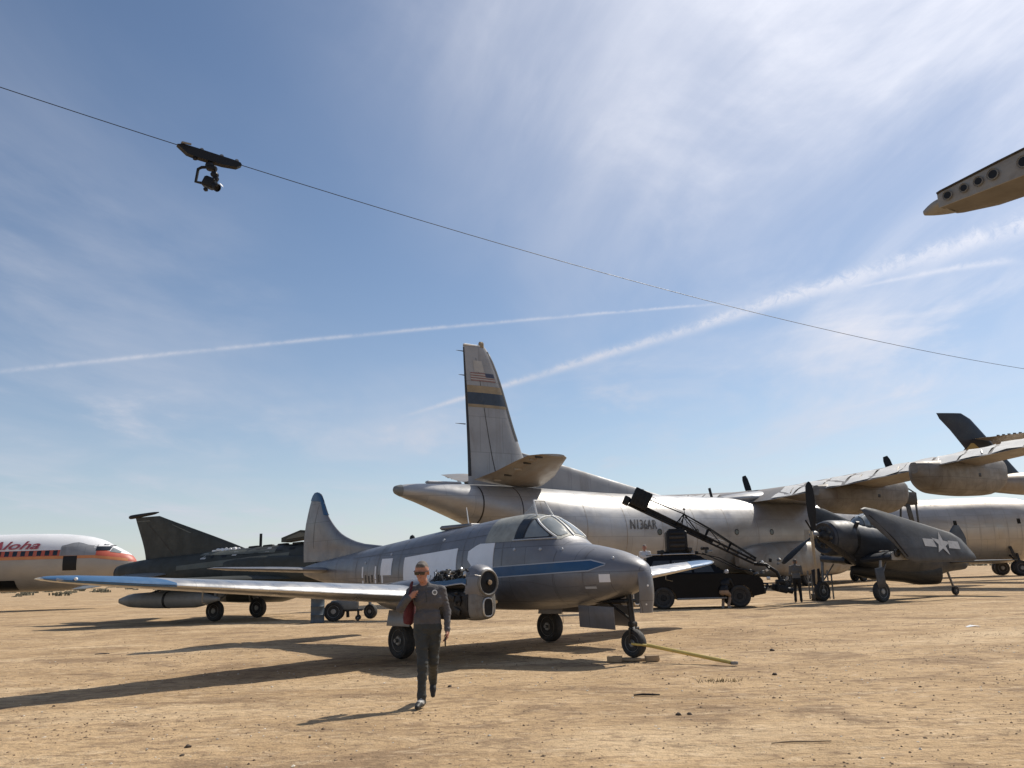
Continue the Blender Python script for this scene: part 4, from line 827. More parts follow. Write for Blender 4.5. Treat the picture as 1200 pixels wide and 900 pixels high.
            a0 = 74
            for k in range(1 if y < 10 else 0):
                a = R(a0+120*k); d = np.array([0, math.cos(a), math.sin(a)]); s = np.array([0, -math.sin(a), math.cos(a)]); q = B(); P = []
                for rr_, ww, tw in ((.3, .15, 50), (.8, .22, 40), (1.6, .27, 28), (2.4, .25, 20), (2.72, .16, 17)):
                    c = np.array([x0+3.35, sg*y, zc])+d*rr_; w_ = s*math.cos(R(tw))*ww+np.array([1, 0, 0])*math.sin(R(tw))*ww; n_ = np.cross(d, w_); n_ = n_/np.linalg.norm(n_)*.03; P += [c-w_, c+n_, c+w_, c-n_]
                F = [(i*4+k2, i*4+(k2+1) % 4, i*4+4+(k2+1) % 4, i*4+4+k2) for i in range(4) for k2 in range(4)]+[(3, 2, 1, 0), (16, 17, 18, 19)]
                q.add(P, F).out('propeller_blade', MT['black'], nc)
    obj('wing_fairing', *Loft([(25.5, .5, 5.9, 6.1, 6.3), (27.5, 1.6, 5.8, 6.2, 6.62), (30, 2.0, 5.7, 6.3, 6.85), (34, 1.7, 5.7, 6.2, 6.7), (36.5, .5, 5.9, 6.1, 6.3)], 2.2).mesh(20, 28), S, t)
    # gear sponsons and wheels
    for sg in (-1, 1):
        V, F = Loft([(24, .2, 1.5, 2.0, 2.4), (26, .9, .75, 1.7, 2.9), (30, 1.05, .62, 1.6, 3.1), (34, 1.0, .65, 1.6, 3.0), (37.5, .2, 1.3, 1.9, 2.4)], 2.4).mesh(20, 24, sg*2.35); sp = obj('gear_sponson', V, F, MT['c133_wing'], t)
        for x in (28.3, 30.6): wheel('main_wheel', sp, (x, sg*2.75, .62), .62, .42)
    ng = B().tube([(41, 0, 1.6), (41, 0, .5)], .12, 10).tube([(41, -.4, .5), (41, .4, .5)], .08, 8).out('nose_gear_leg', MT['steel'], t)
    for sg in (-1, 1): wheel('nose_wheel', ng, (41, sg*.36, .5), .5, .3)
    for x in (16.9, 20.2, 24.0, 27.6):
        p = fus.side(x, 3.72, -1, .0); B().lathe([(.20, -.03), (.20, .02), (.16, .025), (.15, .005), (.001, .004)], p, (0, -1, 0), 18).out('porthole', MT['glass_dark'], body)
    text_mesh('N136AR', .80, lambda x, y: fus.side(14.45+x, 3.90+y, -1, .05), 'registration', MT['reg'], body, .12, .012, .78)
    for k in range(7):
        x = 8.2+3.0*k; obj('skin_lap', *fus.panel([x, x+.05], lambda q: fus.zb(q)+.1, lambda q: fus.zt(q)-.05, -1, .006, 16), MT['c133_wing'], body)
    p = fus.side(21, 3.2, -1); obj('crew_door', *fus.panel(np.linspace(31.2, 32.1, 4), 2.2, 3.9, -1, .015, 5, .02), MT['c133_fin'], body)
    obj('blade_aerial', *Foil([((18.6, 0, 6.2), 2.4, .08), ((18.2, 0, 6.65), .7, .08)], ud=(0, 1, 0), camber=0).mesh(), MT['c133_fin'], t)
    B().box((24.6, 0, 6.55), (.25, .06, .75), rotm(0, -15, 0), .02).out('blade_aerial', MT['black'], t)
    return t
cargo()

# ------------------------------------------------------------------ airliner at the far left
def airliner():
    t = thing('airliner', 'white airliner with faded red and orange window band at far left', 'airliner', (-27.2, 60.5, 0), R(3))
    st = [(0, .12, 2.75, 2.9, 3.05), (-.12, .38, 2.52, 2.9, 3.30), (-.5, .75, 2.2, 2.93, 3.68), (-1.1, 1.12, 1.85, 2.98, 4.02), (-1.75, 1.40, 1.62, 3.02, 4.36), (-2.5, 1.60, 1.45, 3.08, 4.74), (-3.6, 1.77, 1.32, 3.15, 5.02), (-5.5, 1.87, 1.27, 3.2, 5.22), (-8, 1.88, 1.25, 3.22, 5.27), (-26, 1.88, 1.25, 3.22, 5.27)]
    fus = Loft(st, 2.08); V, F = fus.mesh(90, 64); V = np.array(V); c = np.array([V[list(f)].mean(0) for f in F])
    zb = np.where(c[:, 0] > -4.2, 3.45+.0*c[:, 0], 3.45); top = 4.08-.33*np.clip((c[:, 0]+3.0)/3.0, 0, 1)
    mi = np.where(c[:, 2] > top, 0, np.where(c[:, 2] > 3.42-.25*np.clip((c[:, 0]+2.2)/2.2, 0, 1), 1, 2))
    # paint boundaries follow the loft rings, so the shell is built from level rings
    body = None
    def band(lo, hi, m, name):
        V = []; F = []; X = np.concatenate([np.linspace(-26, -4, 30), np.linspace(-3.8, -.02, 36)]); nz = 12; cols = []
        for sg in (-1, 1):
            n0 = len(V)
            for x in X:
                a = np.clip(lo(x), fus.zb(x), fus.zt(x)); b = np.clip(hi(x), fus.zb(x), fus.zt(x))
                for k in range(nz+1):
                    q = k/nz
                    if m == 'liner_top': q = 1-(1-q)**2
                    if m == 'liner_low': q = q*q
                    V.append(fus.side(x, a+(b-a)*q, sg))
            for i in range(len(X)-1):
                for k in range(nz): F.append((n0+i*(nz+1)+k, n0+i*(nz+1)+k+1, n0+(i+1)*(nz+1)+k+1, n0+(i+1)*(nz+1)+k))
        return obj(name, V, F, MT[m], t, 60)
    z1 = lambda x: 4.03-.50*np.clip((x+2.2)/2.2, 0, 1); z0 = lambda x: 3.42-.32*np.clip((x+2.4)/2.4, 0, 1)
    band(lambda x: -9, z0, 'liner_low', 'lower_fuselage'); red = band(z0, z1, 'liner_red', 'window_band'); topb = band(z1, lambda x: 9, 'liner_top', 'upper_fuselage')
    obj('orange_line', *fus.panel(np.concatenate([np.linspace(-26, -4, 24), np.linspace(-3.8, -.4, 16)]), lambda x: z0(x)+.01, lambda x: z0(x)+.2, -1, .008, 2), mat('faded orange paint', (.55, .22, .08), .55), red)
    for k in range(20):
        x = -5.05-k*.54; obj('window', *fus.panel([x, x+.29], 3.66, 4.0, -1, .012, 3, .012), MT['glass_dark'], red)
    obj('service_door', *fus.panel(np.linspace(-4.32, -3.42, 5), 2.62, 3.60, -1, .015, 6, .02), MT['black'], t)
    obj('grey_skin_patch', *fus.panel(np.linspace(-4.6, -2.3, 8), lambda x: 3.62, lambda x: 4.42+.12*math.sin(x*3), -1, .010, 6), MT['c133_fin'], t)
    obj('cargo_opening', *fus.panel(np.linspace(-9.6, -7.6, 6), 1.38, 2.05, -1, .015, 5, .02), MT['black'], t)
    # flight deck glazing
    obj('cockpit_window', *fus.panel(np.linspace(-2.35, -1.55, 7), lambda x: 3.92, lambda x: min(4.22, fus.zt(x)-.05), -1, .016, 4, .02), MT['glass_dark'], t)
    obj('cockpit_window', *fus.panel(np.linspace(-1.50, -.92, 7), lambda x: 3.72+.10*(-x-.92)/.58, lambda x: min(4.12, fus.zt(x)-.10), -1, .016, 4, .02), MT['glass'], t)
    obj('cockpit_window', *fus.panel(np.linspace(-2.35, -.92, 9), lambda x: 3.8, lambda x: min(4.2, fus.zt(x)-.08), 1, .016, 4, .02), MT['glass_dark'], t)
    for x in (-2.05, -1.72): obj('eyebrow_window', *fus.panel([x, x+.22], 4.30 if x < -1.9 else 4.24, 4.40 if x < -1.9 else 4.32, -1, .014, 2), MT['glass_dark'], t)
    text_mesh('Aloha', 1.15, lambda x, y: fus.side(-9.55+x, 4.13+y*.66, -1, .06), 'airline_title', MT['liner_text'], topb, .35, .02, 1.26)
    for y in (-2.6, 2.6):
        l = B().tube([(-16.5, y, 1.9), (-16.5, y, .5)], .14, 10).out('main_gear_leg', MT['steel'], t)
        for s in (-1, 1): wheel('main_wheel', l, (-16.5, y+s*.3, .52), .52, .36)
    for s in (-1, 1):
        obj('wing', *Foil([((-11.5, s*1.2, 1.7), 6.5, .12), ((-14, s*5.5, 2.0), 3.9, .11), ((-17.5, s*14, 2.7), 1.7, .1)], camber=.02).mesh(), MT['liner_low'], t)
airliner()

# ------------------------------------------------------------------ dark olive jet behind the near wing
def jet():
    t = thing('jet_fighter', 'dark olive military jet with broad swept fin beyond the blue wing tip', 'jet', (-18.35, 39.1, 0), R(-25))
    O = MT['olive']
    fus = Loft([(0, .26, 1.70, 2.0, 2.30), (.1, .34, 1.64, 2.0, 2.36), (1.5, .52, 1.50, 2.0, 2.56), (3.2, .70, 1.36, 1.98, 2.66), (5.5, .78, 1.25, 1.95, 2.80), (8, .76, 1.15, 1.9, 2.88), (10, .66, 1.12, 1.85, 2.80), (12, .46, 1.2, 1.8, 2.45), (13.6, .2, 1.5, 1.75, 2.0), (14.2, .03, 1.70, 1.73, 1.76)], 2.3)
    body = obj('fuselage', *fus.mesh(46, 36), O, t)
    B().lathe([(.33, 0), (.36, .35), (.30, -.02), (.22, .2), (.001, .25)], (.0, 0, 2.0), (1, 0, 0), 20).out('jet_pipe', MT['soot'], t)
    obj('faded_panel', *fus.panel(np.linspace(3.3, 8.0, 14), lambda x: 2.02+.05*(x-3.3), lambda x: 2.20+.075*(x-3.3), -1, .012, 3), MT['olive_lite'], body)
    obj('faded_panel', *fus.panel(np.linspace(4.2, 7.4, 10), lambda x: 2.56, lambda x: 2.72, -1, .012, 3), MT['olive_lite'], body)
    rr = random.Random(2)
    for k in range(9):
        x = 4.3+k*.45; z = 2.42+.03*k; obj('stencil_mark', *fus.panel([x, x+.10+.14*rr.random()], z, z+.12+.1*rr.random(), -1, .014, 1), MT['black' if k % 3 else 'insig'], body)
    zs = np.linspace(2.2, 4.36, 14); lef = pchip([2.2, 2.9, 4.3, 4.36], [7.1, 5.55, 1.95, 1.8]); tef = pchip([2.2, 2.6, 4.36], [1.3, 1.25, .62])
    f = Foil([((lef(z), 0, z), lef(z)-tef(z), .055) for z in zs], ud=(0, 1, 0), camber=0); fin = obj('tail_fin', *f.mesh(), O, t, 40)
    obj('fin_tip_pod', *Loft([(.30, .03, 4.34, 4.40, 4.45), (.38, .08, 4.31, 4.40, 4.48), (.9, .08, 4.36, 4.44, 4.52), (1.55, .06, 4.44, 4.5, 4.55), (1.75, .02, 4.5, 4.52, 4.54)], 2).mesh(10, 14), MT['black'], fin)
    for s in (-1, 1):
        obj('rudder_gap', *f.patch([f.span_u(z, 2) for z in (2.7, 3.4, 4.1)], .70, .715, s, .008, 1), MT['soot'], fin)
        obj('pale_stripe', *f.patch([f.span_u(z, 2) for z in (3.55, 3.95)], .16, .20, s, .010, 1), MT['olive_lite'], fin); obj('pale_stripe', *f.patch([f.span_u(z, 2) for z in (4.16, 4.20)], .55, .98, s, .010, 2), MT['olive_lite'], fin)
    for s in (-1, 1):
        tp = Foil([((3.0, s*.4, 1.95), 2.3, .06), ((1.6, s*2.6, 1.50), 1.1, .05), ((1.2, s*3.0, 1.42), .6, .04)], camber=0); obj('tailplane', *tp.mesh(), MT['tank' if s < 0 else 'olive'], t, 40)
        wg = Foil([((8.6, s*.6, 1.55), 5.0, .07), ((6.2, s*3.0, 1.60), 3.2, .06), ((4.4, s*4.6, 1.66), 1.7, .05), ((3.9, s*4.8, 1.67), 1.0, .04)], camber=.005); w_ = obj('wing', *wg.mesh(), O, t, 40)
        B().box((5.4, s*2.5, 1.30), (1.1, .09, .45), None, .03).out('pylon', O, w_)
        V, F = Loft([(2.4, .06, .82, .92, 1.0), (3.0, .26, .66, .92, 1.18), (4.4, .31, .61, .92, 1.23), (5.6, .30, .62, .92, 1.22), (6.6, .06, .86, .92, .98)], 2).mesh(20, 24, s*2.5); tk = obj('drop_tank', V, F, MT['tank'], t)
        B().lathe([(.315, -.05), (.318, .05)], (4.55, s*2.5, .92), (1, 0, 0), 24).out('tank_band', MT['black'], tk)
        inl = Loft([(5.4, .1, 1.5, 1.9, 2.3), (6.6, .26, 1.4, 1.9, 2.45), (9.2, .25, 1.45, 1.9, 2.4)], 2.6); V, F = inl.mesh(12, 20, s*.70); it = obj('air_intake', V, F, O, t)
        B().box((9.21, s*.70, 1.92), (.03, .36, .78), None, .01).out('intake_mouth', MT['black'], it)
        lg = B().tube([(5.6, s*1.15, 1.5), (5.5, s*1.25, .42)], .07, 8).tube([(6.3, s*.9, 1.4), (5.55, s*1.25, .75)], .03, 6).out('main_gear_leg', MT['steel'], t)
        wheel('main_wheel', lg, (5.5, s*1.25, .42), .42, .26)
        B().box((4.75, s*1.0, 1.02), (1.0, .03, .62), rotm(s*14), .01).out('gear_door', O, lg)
    lg = B().tube([(10.6, 0, 1.3), (10.7, 0, .3)], .06, 8).out('nose_gear_leg', MT['steel'], t); wheel('nose_wheel', lg, (10.7, 0, .28), .28, .2)
    # ventral pieces: hook, stub fin
    B().tube([(2.6, 0, 1.42), (1.5, 0, 1.10), (.9, .0, .95)], .05, 6).out('arrester_hook', MT['black'], t)
    obj('ventral_fin', *Foil([((4.0, -.35, 1.5), 1.6, .05), ((3.4, -.5, .88), 1.0, .05)], ud=(0, 1, 0), camber=0).mesh(), O, t)
    # canopies raised, ejector seats
    for x, zt, L in ((8.2, 3.15, 1.5),):
        c = B(); c.prism([(-L/2, -.05), (L/2, .12), (L/2-.12, .30), (0, .38), (-L/2, .12)], (x, .0, zt-.15), (1, 0, 0), (0, 0, 1), (0, 1, 0), .62); c.out('canopy', MT['olive'], t)
        B().prism([(-L/2+.22, .05), (L/2-.22, .16), (L/2-.3, .24), (0, .29), (-L/2+.3, .13)], (x, -.33, zt-.15), (1, 0, 0), (0, 0, 1), (0, 1, 0), .04).out('canopy_pane', MT['olive_lite'], t)
    B().tube([(6.4, 0, 2.8), (6.4, 0, 3.35)], .05, 8).out('blade_aerial', MT['black'], t)
    for k in range(7): B().box((4.6+.17*k, -.20, 2.74+.02*(k % 2)), (.20, .16, .10+.03*(k % 3)), rotm(20*k, 15*k, 10), .03).out('white_rag', MT['white'], t)
    for k in range(4): B().box((6.2+.6*k, -.1, 2.84+.02*k), (.4, .2, .07), rotm(0, -3, 0), .03).out('spine_box', MT['olive' if k % 2 else 'black'], t)
jet()
KX, KZ = 1.30, 1.06
for o in bpy.data.objects['jet_fighter'].children_recursive:     # lengthen the airframe, keep the wheels round
    v = np.empty(len(o.data.vertices)*3); o.data.vertices.foreach_get('co', v); v = v.reshape(-1, 3)
    if any(k in o.name for k in ('gear_leg', 'wheel', 'rim')): v[:, 0] += (KX-1)*(5.55 if v[:, 0].mean() < 8 else 10.7)
    else: v[:, 0] *= KX; v[:, 2] = 1.2+(v[:, 2]-1.2)*KZ+ (0.02)
    o.data.vertices.foreach_set('co', v.ravel()); o.data.update()

# ------------------------------------------------------------------ navy piston fighter with folded wings
def warbird():
    hd = math.atan2(-.48, -.88); t = thing('navy_fighter', 'dark navy propeller fighter with folded wing showing a white star', 'aeroplane', (11.97, 34.0, 0), hd)
    Nv = MT['navy']
    fus = Loft([(-.55, .50, 2.05, 2.55, 3.05), (-.62, .66, 1.9, 2.55, 3.20), (-.85, .72, 1.82, 2.54, 3.26), (-1.6, .74, 1.78, 2.52, 3.26), (-1.75, .70, 1.80, 2.50, 3.20), (-2.3, .70, 1.42, 2.38, 3.12), (-3.5, .70, 1.12, 2.25, 3.02), (-5, .62, .90, 2.05, 2.85), (-6.6, .46, .80, 1.80, 2.42), (-8.2, .24, 1.02, 1.55, 1.98), (-9.3, .10, 1.1, 1.42, 1.68), (-9.6, .03, 1.3, 1.42, 1.52)], 2.15)
    obj('fuselage', *fus.mesh(50, 36), Nv, t)
    B().lathe([(.50, -.10), (.66, -.02), (.60, .06), (.50, .02), (.46, -.15)], (-.55, 0, 2.55), (1, 0, 0), 32).out('cowl_ring', Nv, t)
    en = B().lathe([(.48, 0), (.30, .03), (.22, .22), (.10, .30), (.08, .5)], (-.66, 0, 2.6), (1, 0, 0), 24).out('engine', MT['soot'], t)
    for k in range(9):
        a = 2*math.pi*k/9; B().lathe([(.10, 0), (.075, .02), (.10, .04), (.075, .06), (.10, .08), (.07, .12)], (-.60, .30*math.cos(a), 2.56+.30*math.sin(a)), (0, math.cos(a), math.sin(a)), 10).out('cylinder', MT['engine'], en)
    hub = B().lathe([(.09, -.2), (.15, -.08), (.17, .05), (.12, .18), (.05, .26), (.001, .28)], (0, 0, 2.68), (1, 0, 0), 18).out('propeller_hub', MT['steel'], t)
    for k in range(3):
        a = R(90+120*k); d = np.array([0, math.cos(a), math.sin(a)]); s = np.array([0, -math.sin(a), math.cos(a)]); P = []
        S_ = ((.12, .06, 60), (.4, .11, 48), (.9, .17, 34), (1.5, .18, 25), (1.95, .15, 20), (2.1, .08, 18), (2.14, .02, 18))
        for r_, w_, tw in S_:
            c = np.array([.02, 0, 2.68])+d*r_; q = s*math.cos(R(tw))*w_+np.array([1, 0, 0])*math.sin(R(tw))*w_; n_ = np.cross(d, q); n_ = n_/np.linalg.norm(n_)*.035; P += [c-q, c+n_, c+q, c-n_]
        B().add(P, [(i*4+j, i*4+(j+1) % 4, i*4+4+(j+1) % 4, i*4+4+j) for i in range(len(S_)-1) for j in range(4)]+[(3, 2, 1, 0)]).out('propeller_blade', MT['black'], hub)
    for k in (-1, 1): B().box((-1.72, k*.60, 2.95), (.20, .10, .5), rotm(k*-35, 0, 0), .02).out('cowl_flap', Nv, t)
    B().lathe([(.735, -.10), (.745, .10)], (-1.72, 0, 2.52), (1, 0, 0), 32).out('cowl_gap', MT['black'], t)
    can = Loft([(-2.3, .12, 2.9, 3.0, 3.1), (-2.6, .36, 2.8, 3.0, 3.42), (-3.1, .40, 2.75, 3.0, 3.55), (-4.0, .38, 2.7, 2.95, 3.45), (-4.8, .2, 2.6, 2.8, 3.0)], 2.2); cn = obj('canopy', *can.mesh(16, 24), MT['glass'], t)
    for x in (-2.6, -2.95, -3.4, -3.9):
        for s in (-1, 1): B().tube([can.side(x, z, s, .012) for z in np.linspace(2.85, can.zt(x)-.01, 6)], .022, 5).out('canopy_frame', MT['tank'], cn)
    # centre section stubs and folded outer panels (swung back alongside the body)
    for s in (1, -1):
        st = Foil([((-2.0, s*.4, 1.62), 2.5, .17), ((-2.1, s*1.75, 1.72), 2.4, .17)], camber=.02); cs = obj('centre_section', *st.mesh(), Nv, t, 40)
        B().box((-3.1, s*1.78, 1.74), (1.9, .05, .30), None, .02).out('fold_rib', MT['webgrey'], cs)
        B().lathe([(.16, -.05), (.17, .03), (.12, .05), (.10, 0)], (-2.45, s*1.82, 1.86), (0, s, 0), 16).out('fold_joint', MT['soot'], cs)
        pw = [(-1.05, 3.60), (-1.30, 3.68), (-1.8, 3.62), (-6.1, 2.62), (-6.6, 2.36), (-7.1, 1.72), (-7.15, 1.55), (-6.9, 1.46), (-3.3, 1.46), (-2.75, 1.62), (-2.35, 2.2), (-1.35, 3.05)]
        if s < 0: pw = [(a-.55, b+(.22 if b > 2.8 else 0)) for a, b in pw]
        lean = np.array([0, s*.30, -1.0]); lean /= np.linalg.norm(lean); ux = np.array([1, 0, 0.]); nr = np.cross(ux, lean); nr = nr if nr[1]*s > 0 else -nr
        o0 = np.array([0, s*1.52, 0]); top = lambda x, z: o0+ux*x+np.array([0, s*(3.5-z)*.26, z])
        Vv = []; nP = len(pw); cx = np.mean([p[0] for p in pw]); cz_ = np.mean([p[1] for p in pw]); mid = lambda p, k: (cx+(p[0]-cx)*k, cz_+(p[1]-cz_)*k)
        rings = [(1.0, 0.0), (.97, .05), (.80, .11), (.4, .14)]
        for sd in (1, -1):
            for k, off in rings: Vv += [top(*mid(p, k))+nr*off*sd for p in pw]
            Vv.append(top(cx, cz_)+nr*.145*sd)
        Ff = []; m_ = nP*4+1
        for sd in (0, 1):
            for r_ in range(3):
                for k in range(nP): Ff.append((sd*m_+r_*nP+k, sd*m_+r_*nP+(k+1) % nP, sd*m_+(r_+1)*nP+(k+1) % nP, sd*m_+(r_+1)*nP+k))
            for k in range(nP): Ff.append((sd*m_+3*nP+k, sd*m_+3*nP+(k+1) % nP, sd*m_+4*nP))
        for k in range(nP): Ff.append((k, (k+1) % nP, m_+(k+1) % nP, m_+k))
        wp = obj('folded_wing', Vv, Ff, MT['navy_wing'], t, 40)
        B().tube([top(-1.35, 3.35)+nr*.05, top(-2.3, 2.42)+nr*.06, top(-2.8, 1.70)+nr*.05], .04, 6).out('wing_edge', MT['black'], wp)
        face = lambda a, b: top(-5.0+a*1.35, 2.14+b*1.2+.10*a)+nr*.155
        star = []
        for k in range(10):
            r_ = .42 if k % 2 == 0 else .16; a = math.pi/2+k*math.pi/5+.12; star.append((r_*math.cos(a), r_*math.sin(a)))
        B().add([face(*q) for q in star]+[face(0, 0)], [(k, (k+1) % 10, 10) for k in range(10)]).out('star', MT['insig'], wp, 0)
        for k in (-1, 1): B().add([face(k*.28, -.13), face(k*.80, -.13), face(k*.80, .13), face(k*.34, .13)], [(0, 1, 2, 3)]).out('star_bar', MT['insig'], wp, 0)
        lg = B().tube([(-1.9, s*1.45, 1.6), (-1.72, s*1.42, .42)], .06, 10).tube([(-2.4, s*1.3, 1.5), (-1.78, s*1.42, .8)], .03, 6).tube([(-1.72, s*1.30, .40), (-1.72, s*1.54, .40)], .05, 8).out('main_gear_leg', MT['steel'], t)
        wheel('main_wheel', lg, (-1.72, s*1.46, .41), .41, .24); B().box((-1.62, s*1.58, .95), (.5, .03, .75), rotm(0, 6, 0), .01).out('gear_door', Nv, lg)
        tp = Foil([((-7.9, s*.1, 1.42), 1.4, .10), ((-8.1, s*1.8, 1.44), 1.1, .09), ((-8.4, s*2.7, 1.45), .5, .07)], camber=0); obj('tailplane', *tp.mesh(), Nv, t, 40)
    B().box((-2.3, 1.35, 1.95), (.5, .12, .06), None, .02).out('gun_fairing', MT['alu'], t)
    zs = np.linspace(1.5, 3.05, 9); le = pchip([1.5, 1.9, 2.7, 3.05], [-7.0, -8.0, -8.5, -8.9]); te = pchip([1.5, 2.4, 3.05], [-9.65, -9.7, -9.3])
    fz = Foil([((le(z), 0, z), le(z)-te(z), .08) for z in zs], ud=(0, 1, 0), camber=0); obj('tail_fin', *fz.mesh(), Nv, t, 40)
    l = B().tube([(-8.0, 0, 1.1), (-8.35, 0, .22)], .05, 8).out('tail_gear_leg', MT['steel'], t); wheel('tail_wheel', l, (-8.4, 0, .2), .2, .14)
    obj('belly_tank', *Loft([(-1.9, .05, 1.1, 1.25, 1.4), (-3, .3, .85, 1.2, 1.5), (-5, .36, .66, 1.1, 1.5), (-6.0, .38, .52, 1.0, 1.6), (-7.2, .34, .50, 1.0, 1.6), (-7.6, .05, .8, .95, 1.1)], 2.1).mesh(16, 20), MT['black'], t)
    return t
warbird()
w0 = on_ground(944, 704)
o = thing('canvas_strap', 'tan canvas strap hanging from the navy fighter\'s propeller hub', 'strap', (11.97, 34.0, 0), math.atan2(-.48, -.88))
B().add([(.24, -.05, 2.85), (.30, .16, 2.80), (.33, .22, 2.3), (.28, .16, 1.9), (.27, .14, 1.3), (.24, .08, .9), (.22, .02, .75), (.21, -.02, .78), (.22, .03, 1.3), (.22, .0, 1.9), (.24, .0, 2.35)], [(0, 1, 2, 10), (10, 2, 3, 9), (9, 3, 4, 8), (8, 4, 5, 7), (7, 5, 6)]).out('webbing', MT['tarp'], o, 60)
s_ = o.children[0].modifiers.new('thick', 'SOLIDIFY'); s_.thickness = .03

# ------------------------------------------------------------------ bare fuselage, dark tail and wing panel at the far right
def bare_fuselage():
    p = at_depth(1196, 640, 72); t = thing('bare_metal_fuselage', 'bare metal airliner fuselage with blunt end beyond the navy fighter', 'fuselage', (p[0]+2.0, 72, 0), R(174))
    fus = Loft([(0, .15, 3.0, 3.6, 4.2), (.25, .9, 2.2, 3.7, 5.4), (.9, 1.65, 1.75, 3.8, 6.1), (2.2, 2.2, 1.15, 3.8, 6.45), (4.5, 2.4, 1.0, 3.85, 6.6), (14, 2.4, 1.0, 3.85, 6.6), (22, 1.9, 1.6, 3.95, 6.3), (30, .5, 3.2, 4.2, 5.4)], 2.05)
    b = obj('fuselage', *fus.mesh(50, 44), MT['pearl'], t)
    for k in (0, 3):
        x = 2.6+1.7*k; obj('window', *fus.panel([x, x+.28], 4.2, 4.62, 1, .012, 2, .01), MT['glass_dark'], b)
    for k in range(10):
        x = 1.5+1.1*k; obj('skin_lap', *fus.panel([x, x+.05], lambda q: fus.zb(q)+.2, lambda q: fus.zt(q)-.1, 1, .01, 12), MT['pearl_lap'], b)
    for x, y in ((3.0, 2.0), (3.0, -2.0)):
        l = B().tube([(x, y*.7, 2.0), (x, y, .6)], .13, 8).tube([(x+.9, y*.6, 2.2), (x+.1, y, .9)], .07, 6).out('gear_leg', MT['soot'], t); wheel('wheel', l, (x, y, .62), .62, .4); wheel('wheel', l, (x, y-.5*np.sign(y), .62), .62, .4)
        B().box((x+.5, y*1.05, 1.75), (.25, .06, 1.3), rotm(0, 18, 0), .02).out('gear_door', MT['soot'], l)
    B().tube([(20, 0, 1.7), (20, 0, .3)], .25, 10).box((20, 0, .15), (1.4, 1.4, .3), None, .03).out('support_stand', MT['wood'], t)
bare_fuselage()
def dark_tail():
    # nose points away to the right; only the fin and a tailplane show above the cargo wing
    p = at_depth(1097, 484, 62); t = thing('dark_tailed_jet', 'navy and gold swept tail rising above the cargo aeroplane\'s wing', 'aeroplane', (p[0], 62, 0), R(14))
    z1 = p[2]; zs = np.linspace(z1-5.6, z1, 14); lef = lambda z: 3.3+(z1-z)*1.0; tef = lambda z: (z1-z)*.78-.0 if z < z1-1.0 else (z1-z)*.78*(.25+.75*(z1-z)/1.0)
    lef2 = lambda z: 2.6+(z1-z)*.90 if z < z1-.3 else 2.25+(z1-z)*2.05
    f = Foil([((lef2(z), 0, z), lef2(z)-tef(z), .09) for z in zs], ud=(0, 1, 0), camber=0); fin = obj('tail_fin', *f.mesh(), MT['tailnavy'], t, 40)
    for s in (-1, 1): obj('gold_flash', *f.patch([f.span_u(z, 2) for z in np.linspace(z1-5.4, z1-2.3, 8)], lambda u: .62-.5*max(0, (z1-2.3-f.at(u, 0)[2])/3.1)*.6, lambda u: .98 if f.at(u, 0)[2] < z1-2.5 else .70, s, .012, 4), MT['gold'], fin)
    fus = Loft([(0.5, .2, z1-5.6, z1-5.3, z1-5.0), (3, .7, z1-5.9, z1-5.3, z1-4.8), (8, 1.1, z1-6.3, z1-5.4, z1-4.5), (24, 1.2, z1-6.8, z1-5.6, z1-4.5), (28, .2, z1-5.8, z1-5.5, z1-5.2)], 2.05); obj('fuselage', *fus.mesh(20, 28), MT['c133_wing'], t)
    for s in (-1, 1):
        L2 = 12 if s < 0 else 1.5
        f2 = Foil([((6.3, s*.3, z1-2.0), 3.6, .10), ((6.2, s*L2*.5, z1-2.35), 3.2, .10), ((5.8, s*L2, z1-2.75), 2.6, .09)], camber=0); tp = obj('tailplane', *f2.mesh(), MT['c133_wing'], t, 40)
        for k in range(22): u = .03+.044*k; B().box(f2.at(u, .45, 1)+np.array([0, 0, .05]), (.22, .08, .14), None, 0).out('vortex_tab', MT['black'], tp)
    for x in (15, 24): B().tube([(x, 0, z1-6.3), (x, 0, .1)], .3, 10).box((x, 0, .1), (1.2, 1.2, .2)).out('support_stand', MT['steel'], t)
dark_tail()

